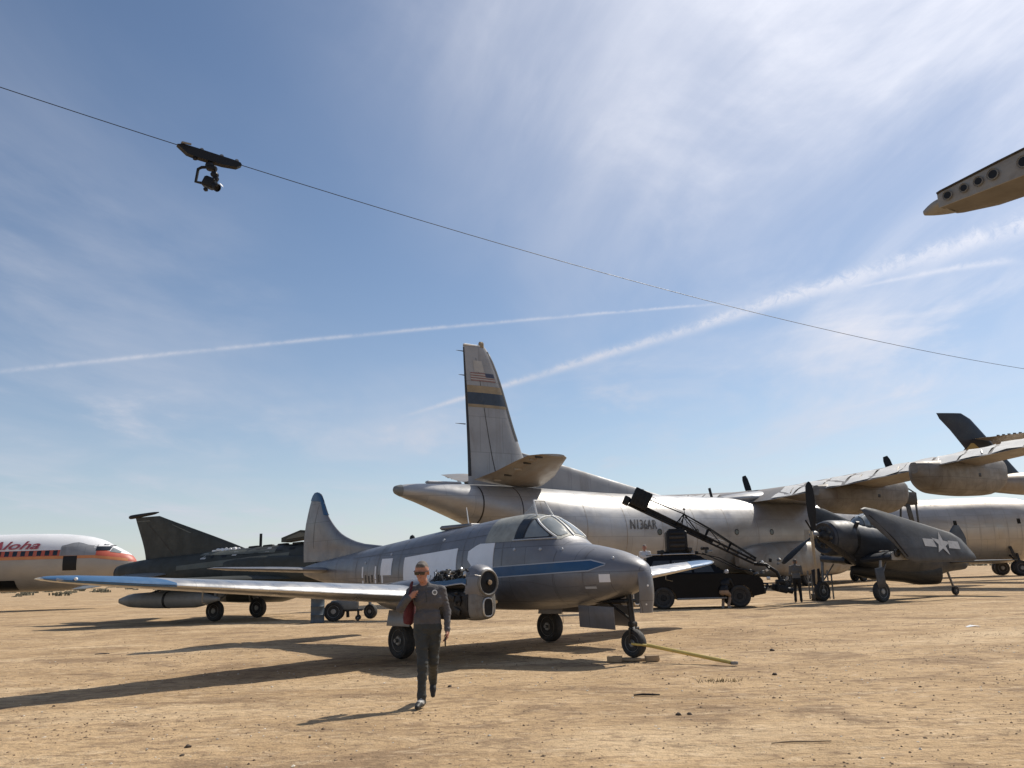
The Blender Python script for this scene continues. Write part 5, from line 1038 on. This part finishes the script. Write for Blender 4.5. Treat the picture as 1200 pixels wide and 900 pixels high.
# ------------------------------------------------------------------ black camera car with crane arm
def camera_car():
    t = thing('camera_car', 'black off-road camera car with a crane arm on its roof', 'car', (7.1, 33.9, 0), R(-4)); K = MT['blackgloss']
    def arch(cx, r=.50, n=9): return [(cx+r*math.cos(a), .36+r*math.sin(a)) for a in np.linspace(math.pi, 0, n)]
    prof = [(-2.30, .42), (-1.98, .40)]+arch(-1.45)+[(-.9, .36), (.9, .36)]+arch(1.45)+[(2.0, .42), (2.33, .48), (2.40, .72), (2.36, 1.0), (2.25, 1.13), (1.9, 1.20), (1.05, 1.28), (.95, 1.30), (-2.26, 1.30), (-2.36, 1.1), (-2.38, .6)]
    body = B().prism(prof, (0, 0, 0), (1, 0, 0), (0, 0, 1), (0, 1, 0), 1.86).out('body', K, t, 30)
    # cabin
    bot = [(-2.24, 1.29), (1.02, 1.29)]; top = [(-1.98, 1.98), (.10, 1.98)]; V = []
    for (x, z), hw in ((bot[0], .90), (bot[1], .88), (top[1], .70), (top[0], .70)):
        V += [(x, -hw, z), (x, hw, z)]
    V += [(-1.7, -.60, 2.05), (-1.7, .60, 2.05), (-.15, -.60, 2.05), (-.15, .60, 2.05)]
    cab = obj('cabin', V, [(0, 2, 4, 6), (1, 7, 5, 3), (2, 3, 5, 4), (0, 6, 7, 1), (6, 4, 10, 8), (7, 9, 11, 5), (4, 5, 11, 10), (6, 8, 9, 7), (8, 10, 11, 9), (0, 1, 3, 2)], K, t, 20)
    for s in (-1, 1):
        for x0, x1 in ((-2.0, -1.22), (-1.12, -.30), (-.20, .55)):
            P = lambda x, q: np.array([x if q == 0 else x*.80-.12, s*(.905-.19*q*.9), 1.36+.50*q])
            B().add([P(x0, 0), P(x1, 0), P(x1, 1), P(x0, 1)], [(0, 1, 2, 3)]).out('side_window', MT['glass_dark'], t, 0)
        B().tube([(-1.9, s*.62, 2.08), (-.1, s*.62, 2.08)], .025, 6).out('roof_rail', MT['alu'], t)
        B().box((1.0, s*1.0, 1.36), (.14, .22, .15), None, .04).out('mirror', MT['trim' if s < 0 else 'black'], t)
        B().box((0, s*.95, .38), (1.9, .10, .07), None, .02).out('side_step', MT['steel'], t)
        B().box((2.28, s*.66, .94), (.20, .36, .18), None, .05).out('headlight', MT['glass'], t)
        for x in (1.45, -1.45): wheel('wheel', t, (x, s*.80, .43), .43, .30, (0, 1, 0), 'black')
    B().add([(1.06, -.80, 1.31), (1.06, .80, 1.31), (.16, .66, 1.94), (.16, -.66, 1.94)], [(0, 1, 2, 3)]).out('windscreen', MT['glass_dark'], t, 0)
    B().prism([(1.04, 1.285), (1.9, 1.215), (2.2, 1.15), (2.2, 1.13), (1.04, 1.25)], (0, 0, 0), (1, 0, 0), (0, 0, 1), (0, 1, 0), 1.5).out('bonnet', K, t, 30)
    B().box((2.40, 0, .62), (.14, 1.7, .28), None, .05).tube([(2.46, -.6, .55), (2.62, -.5, .85), (2.62, .5, .85), (2.46, .6, .55)], .04, 8).out('bull_bar', MT['black'], t)
    # crane: turret, slewing column, arm, counterweight, truss, head
    tr = B().box((-.72, 0, 2.52), (.82, .80, .95), None, .06).box((-.72, 0, 3.02), (.6, .6, .12), None, .03).out('crane_turret', MT['black'], t)
    a = np.array([-2.7, 0, 4.2]); b = np.array([2.25, -.1, 1.62]); d = (b-a)/np.linalg.norm(b-a); up = np.array([-d[2], 0, d[0]])
    up = -up if up[2] < 0 else up; yv = np.array([0, 1., 0])
    ar = B()
    for z in (0, .22):
        for y in (-.12, .12): ar.tube([a+up*z+yv*y, b+up*z*.6+yv*y], .035, 6)
    for k in range(15):
        p = a+(b-a)*k/14; ar.tube([p-yv*.12, p+(b-a)/28+up*.2, p+yv*.12], .018, 5)
    ar.box(a+(b-a)*.36+up*.1, (3.6, .13, .13), np.stack([d, yv, up], 1), .02); ar.out('crane_arm', MT['black'], t)
    cw = B().box(a+d*.55+up*.42, (.72, .70, .72), np.stack([d, yv, up], 1), .03).box(a+d*.05+up*.12, (.25, .5, .34), np.stack([d, yv, up], 1), .03)
    for k in range(4): cw.box(a+d*(.30+k*.17)+up*.45, (.05, .76, .62), np.stack([d, yv, up], 1), .01)
    cw.out('counterweight', MT['black'], t)
    m = a+(b-a)*.42; pk = m+up*.62; q1 = a+(b-a)*.62; q1u = q1+up*.50; q2 = a+(b-a)*.80; q2u = q2+up*.36; w_ = B()
    w_.tube([m-yv*.1-d*.16, pk, m+yv*.1+d*.16], .035, 6).tube([a+d*.9+up*.55, pk, q1u, q2u, b+up*.2], .026, 5).tube([q1, q1u], .028, 5).tube([q2, q2u], .026, 5).tube([pk, q1], .018, 5).tube([q1u, q2], .018, 5)
    for s_y in (-.35, .35): w_.tube([m+yv*s_y+up*.1, pk+yv*s_y*1.3-up*.05, q1u+yv*s_y, q2u+yv*s_y*.7, b+up*.25], .020, 5).tube([q1+yv*s_y*.4, q1u+yv*s_y], .018, 5).tube([q2+yv*s_y*.3, q2u+yv*s_y*.7], .018, 5).tube([pk+yv*s_y*1.3-up*.05, q1+yv*s_y*.4], .014, 5); w_.out('stay_truss', MT['black'], t)
    B().tube([a+d*.5+up*.72, pk+up*.05], .014, 5).out('level_rod', MT['alu'], t); B().tube([q1+up*.22, q1+up*.30+d*.75], .014, 5).out('level_rod', MT['alu'], t)
    B().tube([m+d*.35+up*.2, m+d*.35+np.array([0, 0, .85])], .012, 5).lathe([(.02, 0), (.06, .05), (.02, .1)], m+d*.35+np.array([0, 0, .85]), (0, 0, 1), 10).out('aerial', MT['black'], t)
    hd = B().tube([b, b+np.array([.45, 0, -.05]), b+np.array([.85, 0, -.35]), b+np.array([.95, 0, -.62])], .07, 8).box(b+np.array([.95, 0, -.72]), (.34, .34, .18), None, .04)
    hd.tube([b+np.array([.8, -.25, -.7]), b+np.array([.8, -.28, -1.05])], .035, 6).tube([b+np.array([1.1, .25, -.7]), b+np.array([1.1, .28, -1.05])], .035, 6).out('remote_head', MT['black'], t)
    cm = B().box(b+np.array([.95, 0, -.98]), (.5, .28, .28), rotm(0, 14, 0), .03).lathe([(.10, 0), (.12, .22), (.10, .23), (.09, .18)], b+np.array([1.18, 0, -1.03]), (1, 0, -.25), 16).box(b+np.array([.7, 0, -.92]), (.18, .2, .24), rotm(0, 14, 0), .02); cm.out('film_camera', MT['black'], t)
    rr = random.Random(8)
    for k in range(14):     # boxes, cable coils and brackets on the roof rack and round the turret
        p = np.array([rr.uniform(-1.7, .9), rr.uniform(-.6, .6), 2.12+rr.random()*.18]); B().box(p, [rr.uniform(.12, .34), rr.uniform(.1, .3), rr.uniform(.08, .24)], rotm(0, rr.uniform(-8, 8), rr.uniform(0, 40)), .02).out('rack_box', MT[rr.choice(['black', 'black', 'soot', 'steel'])], t)
    for k in range(6):
        z = 2.1+.16*k; B().box((-.72, -.41, z), (.66-.05*(k % 3), .05, .10), None, .015).out('turret_plate', MT['black' if k % 2 else 'soot'], t)
    B().tube([(.2, -.5, 2.1), (.9, -.6, 1.75), (1.5, -.5, 1.45), (2.2, -.3, 1.35)], .02, 6).tube([(.2, .5, 2.1), (1.0, .4, 1.9), (1.7, .3, 1.5), (2.3, .1, 1.3)], .02, 6).out('cable_loom', MT['black'], t)
    for k in range(24):
        p = b+np.array([rr.uniform(-.3, 1.25), rr.uniform(-.25, .25), rr.uniform(-1.0, .15)]); B().box(p, [rr.uniform(.05, .14) for _ in range(3)], rotm(rr.uniform(0, 90), 0, rr.uniform(0, 90)), .01).out('camera_fitting', MT[rr.choice(['black', 'black', 'steel', 'alu'])], t)
camera_car()

# ------------------------------------------------------------------ crew round the camera car and the navy fighter
ms = lambda *k: [MT[q] for q in k]
S2 = dict(STAND); S2.update(head=(.0, -.07, 1.64), rel=(-.24, -.05, 1.18), rwr=(-.14, -.26, 1.16), lwr=(.16, -.25, 1.12))
g = on_ground(938, 706); person('person in grey top and dark trousers standing at the navy fighter\'s propeller', (g[0], g[1]+.2, 0), R(160), S2, ms('greytee', 'hair', 'greytee', 'black', 'shoe', 'shoe'), .018, hands=False)
for o in [c for c in bpy.data.objects if c.name.startswith('person') and c.parent is None][-1:]: o.children[0].data.materials[0] = MT['skin']
g = at_depth(759, 700, 37.0)
person('person in white shirt seen from the shoulders up behind the camera car', (g[0], 37.0, .80), R(-20), STAND, ms('skin', 'hair', 'whiteshirt', 'trousers', 'shoe', 'shoe'), .018, hands=False)
cs = thing('equipment_case', 'black flight case the white-shirted person stands on', 'case', (g[0], 37.0, 0)); B().box((0, 0, .4), (.8, .6, .79), None, .03).out('shell', MT['black'], cs); B().tube([(-.15, -.32, .5), (-.13, -.35, .5), (.13, -.35, .5), (.15, -.32, .5)], .012, 6).out('handle', MT['alu'], cs)
g = on_ground(781, 711.5); person('person in black with only the legs showing under the camera car', (g[0], g[1]+.1, 0), R(200), STAND, ms('skin', 'hair', 'black', 'black', 'shoe', 'shoe'), .018, hands=False)
S3 = dict(STAND); S3.update(pelvis=(0, .12, .62), chest=(0, -.06, .92), neck=(0, -.14, 1.10), head=(0, -.20, 1.24), lsh=(.19, -.12, 1.06), rsh=(-.19, -.12, 1.06), lel=(.26, -.24, .82), rel=(-.26, -.24, .82), lwr=(.16, -.42, .72), rwr=(-.16, -.42, .72), lkn=(.15, -.26, .50), rkn=(-.13, -.24, .48), face=(0, -1, -.3))
g = on_ground(852, 712.5); person('person with tan trousers crouching beside the camera car\'s front wheel', (g[0]-.05, g[1]-.1, 0), R(150), S3, ms('skin', 'hair', 'black', 'tanleg', 'sole', 'sole'), .018, hands=False)

# ------------------------------------------------------------------ things beside the navy fighter
g = on_ground(960, 704); cr = thing('wooden_crate', 'low dark wooden crate on the ground near the navy fighter\'s wheel', 'crate', (g[0], g[1], 0), R(12))
for k in range(3): B().box((0, -.17, .05+k*.10), (.5, .02, .085), None, .004).out('slat', MT['soot'], cr); B().box((0, .17, .05+k*.10), (.5, .02, .085), None, .004).out('slat', MT['soot'], cr)
B().box((0, 0, .15), (.48, .31, .28), None, .01).out('box', MT['soot'], cr)
g = at_depth(962, 690, 37.5); ws = thing('work_stand', 'grey tubular work stand behind the navy fighter\'s propeller', 'work stand', (g[0], 37.5, 0), R(-5))
for x in (-.42, .42): B().tube([(x, -.3, .02), (x, -.3, 1.05)], .035, 6).out('post', MT['tank'], ws); B().tube([(x, .3, .02), (x, .3, 1.25)], .035, 6).out('post', MT['tank'], ws)
for z in (.75, 1.05): B().tube([(-.46, -.3, z), (.46, -.3, z)], .035, 6).out('rail', MT['tank'], ws)
B().box((0, 0, .73), (.9, .62, .05), None, .01).out('platform', MT['tank'], ws)

# ------------------------------------------------------------------ drum and tail trolley under the near wing
g = on_ground(370, 730.5); dr = thing('steel_drum', 'slate blue steel drum standing beyond the near wing', 'drum', (g[0], g[1]+.25, 0))
B().lathe([(.24, 0), (.255, .02), (.245, .04), (.245, .27), (.258, .29), (.245, .31), (.245, .57), (.258, .59), (.245, .61), (.245, .85), (.255, .87), (.24, .88), (.22, .86)], (0, 0, 0), (0, 0, 1), 28).out('shell', MT['drum'], dr); B().lathe([(.235, .852), (.235, .862)], (0, 0, 0), (0, 0, 1), 24).out('lid', MT['drum'], dr)
g = on_ground(402, 728); ct = thing('ground_cart', 'small grey wheeled ground cart beyond the near wing beside the drum', 'cart', (g[0], g[1]+.3, 0), R(6))
B().box((0, 0, .58), (1.0, .6, .34), None, .04).out('tank', MT['tank'], ct); B().box((.1, 0, .38), (1.1, .5, .07), None, .01).out('chassis', MT['soot'], ct)
for s in (-1, 1): wheel('wheel', ct, (-.38, s*.36, .36), .36, .18)
for s in (-1, 1): B().tube([(.5, s*.2, .4), (.5, s*.2, .12)], .03, 6).out('leg', MT['soot'], ct); wheel('castor', ct, (.5, s*.2, .10), .10, .06)
B().tube([(.1, 0, .4), (.12, 0, .12)], .06, 8).out('jack', MT['soot'], ct)

# ------------------------------------------------------------------ camera on a cable
CA = [at_depth(0, 106, 15.5), at_depth(245, 179.5, 17.8), at_depth(600, 287.5, 21.6), at_depth(1200, 432, 35.0)]
dirx = (CA[3]-CA[0])[:2]; Lc = np.linalg.norm(dirx); dirx /= Lc; s_ = [float((p-CA[0])[:2]@dirx) for p in CA]; zf = np.polyfit(s_, [p[2] for p in CA], 2)
def cable_pt(s): return np.array([CA[0][0]+dirx[0]*s, CA[0][1]+dirx[1]*s, np.polyval(zf, s)])
sA, sB = -9.0, Lc+22.0
o = B().tube([cable_pt(q) for q in np.linspace(sA, sB, 60)], .009, 6).out('overhead_cable', MT['black'], None); tag(o, 'thin black cable stretched across the sky', 'cable')
for s, lb in ((sA, 'dark lattice mast holding the left end of the sky cable'), (sB, 'dark lattice mast holding the right end of the sky cable')):
    e = cable_pt(s); mt = thing('lattice_mast', lb, 'mast', (e[0], e[1], 0), 0); h_ = e[2]+.15; q = B()
    for k in range(4):
        cx, cy = (.2 if k in (0, 3) else -.2), (.2 if k < 2 else -.2); q.tube([(cx, cy, 0), (cx, cy, h_)], .025, 6)
    q.out('chords', MT['black'], mt); q = B(); n_ = int(h_/.5)
    for i in range(n_):
        z0, z1 = i*h_/n_, (i+1)*h_/n_
        for (ax, ay), (bx, by) in (((.2, .2), (-.2, .2)), ((-.2, .2), (-.2, -.2)), ((-.2, -.2), (.2, -.2)), ((.2, -.2), (.2, .2))): q.tube([(ax, ay, z0), (bx, by, z1)], .013, 4)
    q.out('bracing', MT['black'], mt); B().box((0, 0, .06), (1.3, 1.3, .12), None, .02).out('base_plate', MT['steel'], mt)
def cable_camera():
    s0 = s_[1]; c = cable_pt(s0); d = cable_pt(s0+.4)-cable_pt(s0-.4); d /= np.linalg.norm(d); y = np.cross([0, 0, 1], d); y /= np.linalg.norm(y); u = np.cross(d, y)
    t = thing('cable_camera', 'black camera hanging from a trolley on the sky cable', 'camera', tuple(c)); Fm = np.stack([d, y, u], 1)
    P = lambda a, b, e: d*a+y*b+u*e
    tb = B().prism([(-.74, .02), (-.62, .07), (-.30, .075), (.50, .07), (.68, .055), (.72, .0), (.62, -.09), (.30, -.14), (-.30, -.15), (-.50, -.13)], (0, 0, -.03), d, u, y, .15)
    tb.out('trolley', MT['black'], t, 20)
    for a in (-.62, -.2, .25, .6): B().lathe([(.05, -.03), (.035, 0), (.05, .03)], P(a, 0, .055), y, 14).out('pulley', MT['steel'], t)
    B().tube([P(-.66, -.1, .05), P(-.45, -.12, .06)], .025, 6).out('motor', MT['steel'], t); B().lathe([(.05, 0), (.05, .09)], P(-.30, 0, -.22), (0, 0, 1), 12).out('battery', MT['black'], t)
    z = np.array([0, 0, 1.]); x = RT0*0+np.array([1, 0, 0]); o_ = P(0, 0, 0)
    B().tube([o_-z*.12, o_-z*.32], .045, 10).lathe([(.09, -.30), (.10, -.26), (.09, -.22)], o_, z, 16).tube([o_-z*.15+x*.14, o_-z*.24-x*.02], .02, 6).out('neck', MT['black'], t)
    B().tube([o_-z*.30+x*.12, o_-z*.30-x*.18, o_-z*.34-x*.26, o_-z*.66-x*.30, o_-z*.70-x*.14], .036, 8).out('yoke', MT['black'], t)
    B().box(o_-z*.33+x*.05, (.24, .16, .12), rotm(0, 12, 0), .03).box(o_-z*.50+x*.13, (.16, .15, .13), rotm(0, 30, 0), .03).out('drive_unit', MT['black'], t)
    cb = B().box(o_-z*.70+x*.02, (.28, .22, .24), rotm(0, 24, 0), .03).box(o_-z*.60+x*.16, (.12, .12, .10), rotm(0, 24, 0), .02).box(o_-z*.86-x*.06, (.08, .10, .06), None, .01); cb.out('camera_body', MT['black'], t)
    B().lathe([(.085, 0), (.095, .16), (.08, .17), (.07, .12), (.001, .10)], o_-z*.78+x*.12+np.array([0, -.02, 0]), (.7, -.3, -.5), 16).out('lens', MT['black'], t)
    B().add([o_-z*.73+x*.27+np.array([0, -.06, 0]), o_-z*.73+x*.30+np.array([0, .08, 0]), o_-z*.79+x*.33+np.array([0, .08, 0]), o_-z*.79+x*.31+np.array([0, -.06, 0])], [(0, 1, 2, 3)]).out('lens_hood', MT['white'], t, 0)
cable_camera()

# ------------------------------------------------------------------ stripped wing overhead at the right (its fuselage stands outside the picture)
def stripped_wing():
    z0 = 5.45; L = [on_ground(x, y, z0) for x, y in ((1103, 242), (1150, 224), (1200, 204.5))]
    a = L[0]; dv = (L[2]-L[0])[:2]; ln = np.linalg.norm(dv); dv /= ln; far = np.array([-dv[1], dv[0]]); far = far if far[1] > 0 else -far
    t = thing('stripped_aeroplane', 'stripped wing with round lightening holes reaching in at upper right', 'aeroplane', (a[0], a[1], 0))
    P = lambda s, f, z: np.array([dv[0]*s+far[0]*f, dv[1]*s+far[1]*f, z])
    slope = (L[2][2]-L[0][2])/ln
    LE = [on_ground(x, y, z0)[:2]-a[:2] for x, y in ((1103, 251), (1125, 251.5), (1155, 248.5), (1200, 233.5))]; cs_ = [float(q@dv) for q in LE]; cf_ = [float(q@far) for q in LE]
    def chord(s): return np.interp(s, cs_+[8], cf_+[max(2.0, cf_[-1]*1.5)])
    def th(s): return np.interp(s, [-.22, 0, ln, 8], [.06, .155, .25, .62])
    S = np.concatenate([[-.02], np.linspace(.02, 8, 26)]); V = []; F = []; n = 14
    zb = lambda s: z0+.0*s
    for s in S:
        c, h = chord(s), th(s)
        for k in range(n):      # closed section: spar web (flat, f=0), top skin to a round nose, bottom skin back
            q = k/(n-1); a_ = math.pi*q
            f_ = c*math.sin(a_)**.75; zz = zb(s)+h*((1-math.cos(a_))/2)**2.2
            V.append(P(s, f_, zz))
    m = n
    for i in range(len(S)-1):
        for k in range(m-1): F.append((i*m+k, i*m+k+1, (i+1)*m+k+1, (i+1)*m+k))
    F.append(tuple(range(m))); F.append(tuple(reversed(range((len(S)-1)*m, len(S)*m)))); sk = obj('wing_skin', V, F, MT['underside'], t, 50)
    V = []
    for s in S: V += [P(s, -.012, zb(s)-.01), P(s, -.012, zb(s)+th(s)+.012)]
    F = [(2*i, 2*i+2, 2*i+3, 2*i+1) for i in range(len(S)-1)]; web = obj('spar_web', V, F, MT['webgrey'], t, 0); sm = web.modifiers.new('thick', 'SOLIDIFY'); sm.thickness = .015
    B().tube([P(s, -.014, zb(s)+th(s)+.014) for s in S], .014, 6).out('spar_cap', MT['soot'], t)
    c0 = chord(0)/2; tipV = Loft([(0, .03, .02, .05, .08), (.08, .45*c0, .0, .06, .12), (.17, .75*c0, -.01, .07, .145), (.27, .98*c0, -.012, .075, .158)], 2.2); V, F = tipV.mesh(8, 20)
    V = [P(-.26+v[0], c0+v[1]-(.27-v[0])*.35, z0+v[2]) for v in V]; obj('wing_tip', V, F, MT['webgrey'], t)
    for px_, py_, r in ((1112, 229.5, .040), (1131, 221, .037), (1148, 213, .040), (1165, 205, .046), (1201, 190, .05), (1222, 180, .05), (1243, 171, .055)):
        d = ray(px_, py_); nn = np.array([far[0], far[1]]); tt = ((a[:2]-EYE[:2])@nn)/(d[:2]@nn); w_ = EYE+d*tt-np.array([a[0], a[1], 0])
        c = w_-np.array([far[0], far[1], 0])*.030
        B().lathe([(r*1.35, .008), (r*1.3, -.004), (r*1.02, .002)], c, (-far[0], -far[1], 0), 20, False).out('hole_flange', MT['webgrey'], web); B().lathe([(r, 0), (.001, .0005)], c+np.array([-far[0], -far[1], 0])*.004, (-far[0], -far[1], 0), 20).out('lightening_hole', MT['black'], web)
    # rest of the aeroplane, outside the frame
    V, F = Loft([(-9, .2, 4.2, 4.6, 5.0), (-5, 1.0, 3.6, 4.7, 5.8), (0, 1.5, 3.3, 4.8, 6.4), (6, 1.5, 3.3, 4.8, 6.4), (9, 1.0, 3.6, 4.7, 5.8), (10.5, .1, 4.5, 4.6, 4.7)], 2.1).mesh(20, 24)
    V = [P(8.6+v[1], v[0]+1.0, v[2]) for v in V]; obj('fuselage', V, F, MT['pearl'], t)
    for f_ in (-1.0, 5.5):
        c = P(8.6, f_, 0); l = B().tube([c+np.array([0, 0, 3.5]), c+np.array([0, 0, .4])], .12, 8).out('gear_leg', MT['steel'], t); wheel('wheel', l, c+np.array([.3, 0, .45]), .45, .3, (1, 0, 0)); wheel('wheel', l, c+np.array([-.3, 0, .45]), .45, .3, (1, 0, 0))
stripped_wing()

# ------------------------------------------------------------------ litter: pebbles, clods and a few things one can pick out
def scrub():
    V = []; F = []; rr = random.Random(21)
    for k in range(700):
        d = rr.uniform(150, 420); a = rr.uniform(-.75, .75); x, y = d*math.sin(a), d*math.cos(a); r_ = rr.uniform(.5, 1.9); h_ = rr.uniform(.2, .75)
        for q in range(9):
            n0 = len(V); cx, cy = x+rr.uniform(-r_, r_), y+rr.uniform(-r_, r_); w_ = rr.uniform(.15, .4)*r_
            V += [(cx-w_, cy, 0), (cx, cy-w_, 0), (cx+w_, cy, 0), (cx, cy+w_, 0), (cx+rr.uniform(-.2, .2), cy, h_*rr.uniform(.5, 1)), (cx-w_*.6, cy-w_*.3, h_*.5), (cx+w_*.6, cy+w_*.3, h_*.55)]
            F += [(n0, n0+1, n0+5), (n0+1, n0+2, n0+4), (n0+2, n0+3, n0+6), (n0+3, n0, n0+4), (n0+1, n0+4, n0+5), (n0+2, n0+6, n0+4), (n0, n0+5, n0+4), (n0+3, n0+4, n0+6)]
    tag(obj('scrub', V, F, mat('dry desert scrub', (.115, .10, .062), .95, 0, .35, .5), None, 0), 'low dry scrub dotted along the far edge of the field', 'scrub', None, 'stuff')
scrub()
def pebbles():
    base = np.array([(1, 0, 0), (-1, 0, 0), (0, 1, 0), (0, -1, 0), (0, 0, 1), (0, 0, -1)], float); bf = np.array([(0, 2, 4), (2, 1, 4), (1, 3, 4), (3, 0, 4), (2, 0, 5), (1, 2, 5), (3, 1, 5), (0, 3, 5)])
    for name, n, smin, smax, m in (('pebbles', 9000, .005, .019, mat('brown pebbles', (.25, .175, .11), .9, 0, .4, 3)), ('pale_chips', 1500, .006, .022, mat('pale stone chips', (.60, .54, .45), .9, 0, .25, 3)), ('dark_clods', 2200, .006, .021, mat('dark soil clods', (.13, .088, .055), .95, 0, .4, 3))):
        y = 5.5+RNG.random(n)**1.6*26; x = (RNG.random(n)*2-1)*(.68*y+1.5)
        cl = RNG.random(n) < .45; cx = RNG.random(60)*24-12; cy = 6+RNG.random(60)*16; k = RNG.integers(0, 60, n); x = np.where(cl, cx[k]+RNG.normal(0, .7, n), x); y = np.where(cl, cy[k]+RNG.normal(0, .25, n), y)
        s = smin+(smax-smin)*RNG.random(n)**3; a = RNG.random(n)*6.28; sc = np.stack([s*(.7+.8*RNG.random(n)), s*(.6+.6*RNG.random(n)), s*(.35+.4*RNG.random(n))], 1)
        P = base[None]*sc[:, None]*(.75+.5*RNG.random((n, 6, 1))); c, s2 = np.cos(a)[:, None], np.sin(a)[:, None]
        P = np.stack([P[..., 0]*c-P[..., 1]*s2, P[..., 0]*s2+P[..., 1]*c, P[..., 2]], -1); P += np.stack([x, y, gh(x, y)+sc[:, 2]*.35], 1)[:, None]
        V = P.reshape(-1, 3); F = (bf[None]+6*np.arange(n)[:, None, None]).reshape(-1, 3)
        me = bpy.data.meshes.new(name); me.from_pydata(V.tolist(), [], F.tolist()); me.materials.append(m); o = bpy.data.objects.new(name, me); COL.objects.link(o)
        tag(o, {'pebbles': 'small brown pebbles strewn over the sandy ground', 'pale_chips': 'pale stone chips strewn over the sandy ground', 'dark_clods': 'dark crumbs of soil strewn over the sandy ground'}[name], 'gravel', None, 'stuff')
pebbles()
def gput(o, x, y, rz=0, dz=0.0):
    g = on_ground(x, y); o.location = (g[0], g[1], float(gh(g[0], g[1]))+dz); o.rotation_euler = (0, 0, rz); return o
tag(gput(B().tube([(-.17, 0, .015), (-.05, .012, .022), (.08, -.008, .018), (.17, .01, .012)], [.010, .014, .013, .008], 6).out('stick', MT['soot'], None), 758, 814.5), 'dark stick lying on the sand below the nose wheel', 'stick')
tag(gput(B().tube([(-.28, 0, .012), (-.1, .02, .018), (.1, .0, .016), (.28, .03, .012)], [.006, .009, .008, .005], 6).out('twig', MT['wood'], None), 940, 871), 'long thin pale twig lying on the near right sand', 'twig')
q = B(); q.add([(-.16, -.06, .004), (.02, -.075, .03), (.17, -.04, .012), (.15, .06, .02), (-.02, .08, .045), (-.15, .05, .01)], [(0, 1, 4, 5), (1, 2, 3, 4)]); o = q.out('scrap_sheet', MT['white'], None, 0); o.modifiers.new('t', 'SOLIDIFY').thickness = .006; tag(gput(o, 1140, 734), 'crumpled white scrap sheet on the right-hand sand', 'scrap')
q = B(); rr = random.Random(4)
for k in range(60):
    a = rr.random()*6.28; r_ = rr.random()*.22; h_ = rr.uniform(.02, .07); p = np.array([r_*math.cos(a)*1.6, r_*math.sin(a)*.7, 0]); q.add([p+np.array([-.006, 0, 0]), p+np.array([.006, 0, 0]), p+np.array([rr.uniform(-.05, .05), rr.uniform(-.03, .03), h_])], [(0, 1, 2)])
tag(gput(q.out('dry_weed', mat('dry weed', (.16, .13, .06), .9, 0, .3, 8), None, 0), 842, 799), 'tuft of dry weed on the sand past the tow bar', 'weed', None, 'stuff')
q = B()
for k in range(5): q.box((rr.uniform(-.14, .14), rr.uniform(-.05, .05), .012), (rr.uniform(.1, .22), rr.uniform(.03, .06), .02), rotm(0, 0, rr.uniform(-30, 30)), .004)
tag(gput(q.out('bark_scrap', MT['soot'], None, 0), 118, 766), 'dark flattened scrap on the left-hand sand', 'scrap')
STONE = mat('dark stone', (.07, .052, .038), .9, 0, .3, 20)
for i, (x, y, s, lb) in enumerate(((220, 877, .03, 'dark stone on the near left sand, larger of two'), (213, 886, .022, 'small dark stone on the near left sand, below the larger one'), (905, 763, .045, 'dark round stone on the sand right of the tow bar'), (908, 791, .035, 'dark stone on the sand below the round one right of the tow bar'), (527, 805, .03, 'small dark stone right of the walking man\'s trailing foot'), (795, 837, .032, 'dark stone on the middle sand, left of a neighbouring pair'), (808, 836, .028, 'dark stone on the middle sand, right of a neighbouring pair'))):
    P = np.array(base_ := [(math.cos(a)*math.cos(b), math.sin(a)*math.cos(b), math.sin(b)) for b in (-1.2, -.4, .4, 1.2) for a in np.linspace(0, 5.5, 8)]); P = P*(s*(.75+.5*np.random.default_rng(i).random((32, 1))))*np.array([1.2, .9, .6]); F = [(r*8+k, r*8+(k+1) % 8, r*8+8+(k+1) % 8, r*8+8+k) for r in range(3) for k in range(8)]+[tuple(range(7, -1, -1)), tuple(range(24, 32))]
    o = obj('stone', P, F, STONE, None, 60); gput(o, x, y, i, s*.3); tag(o, lb, 'stone')
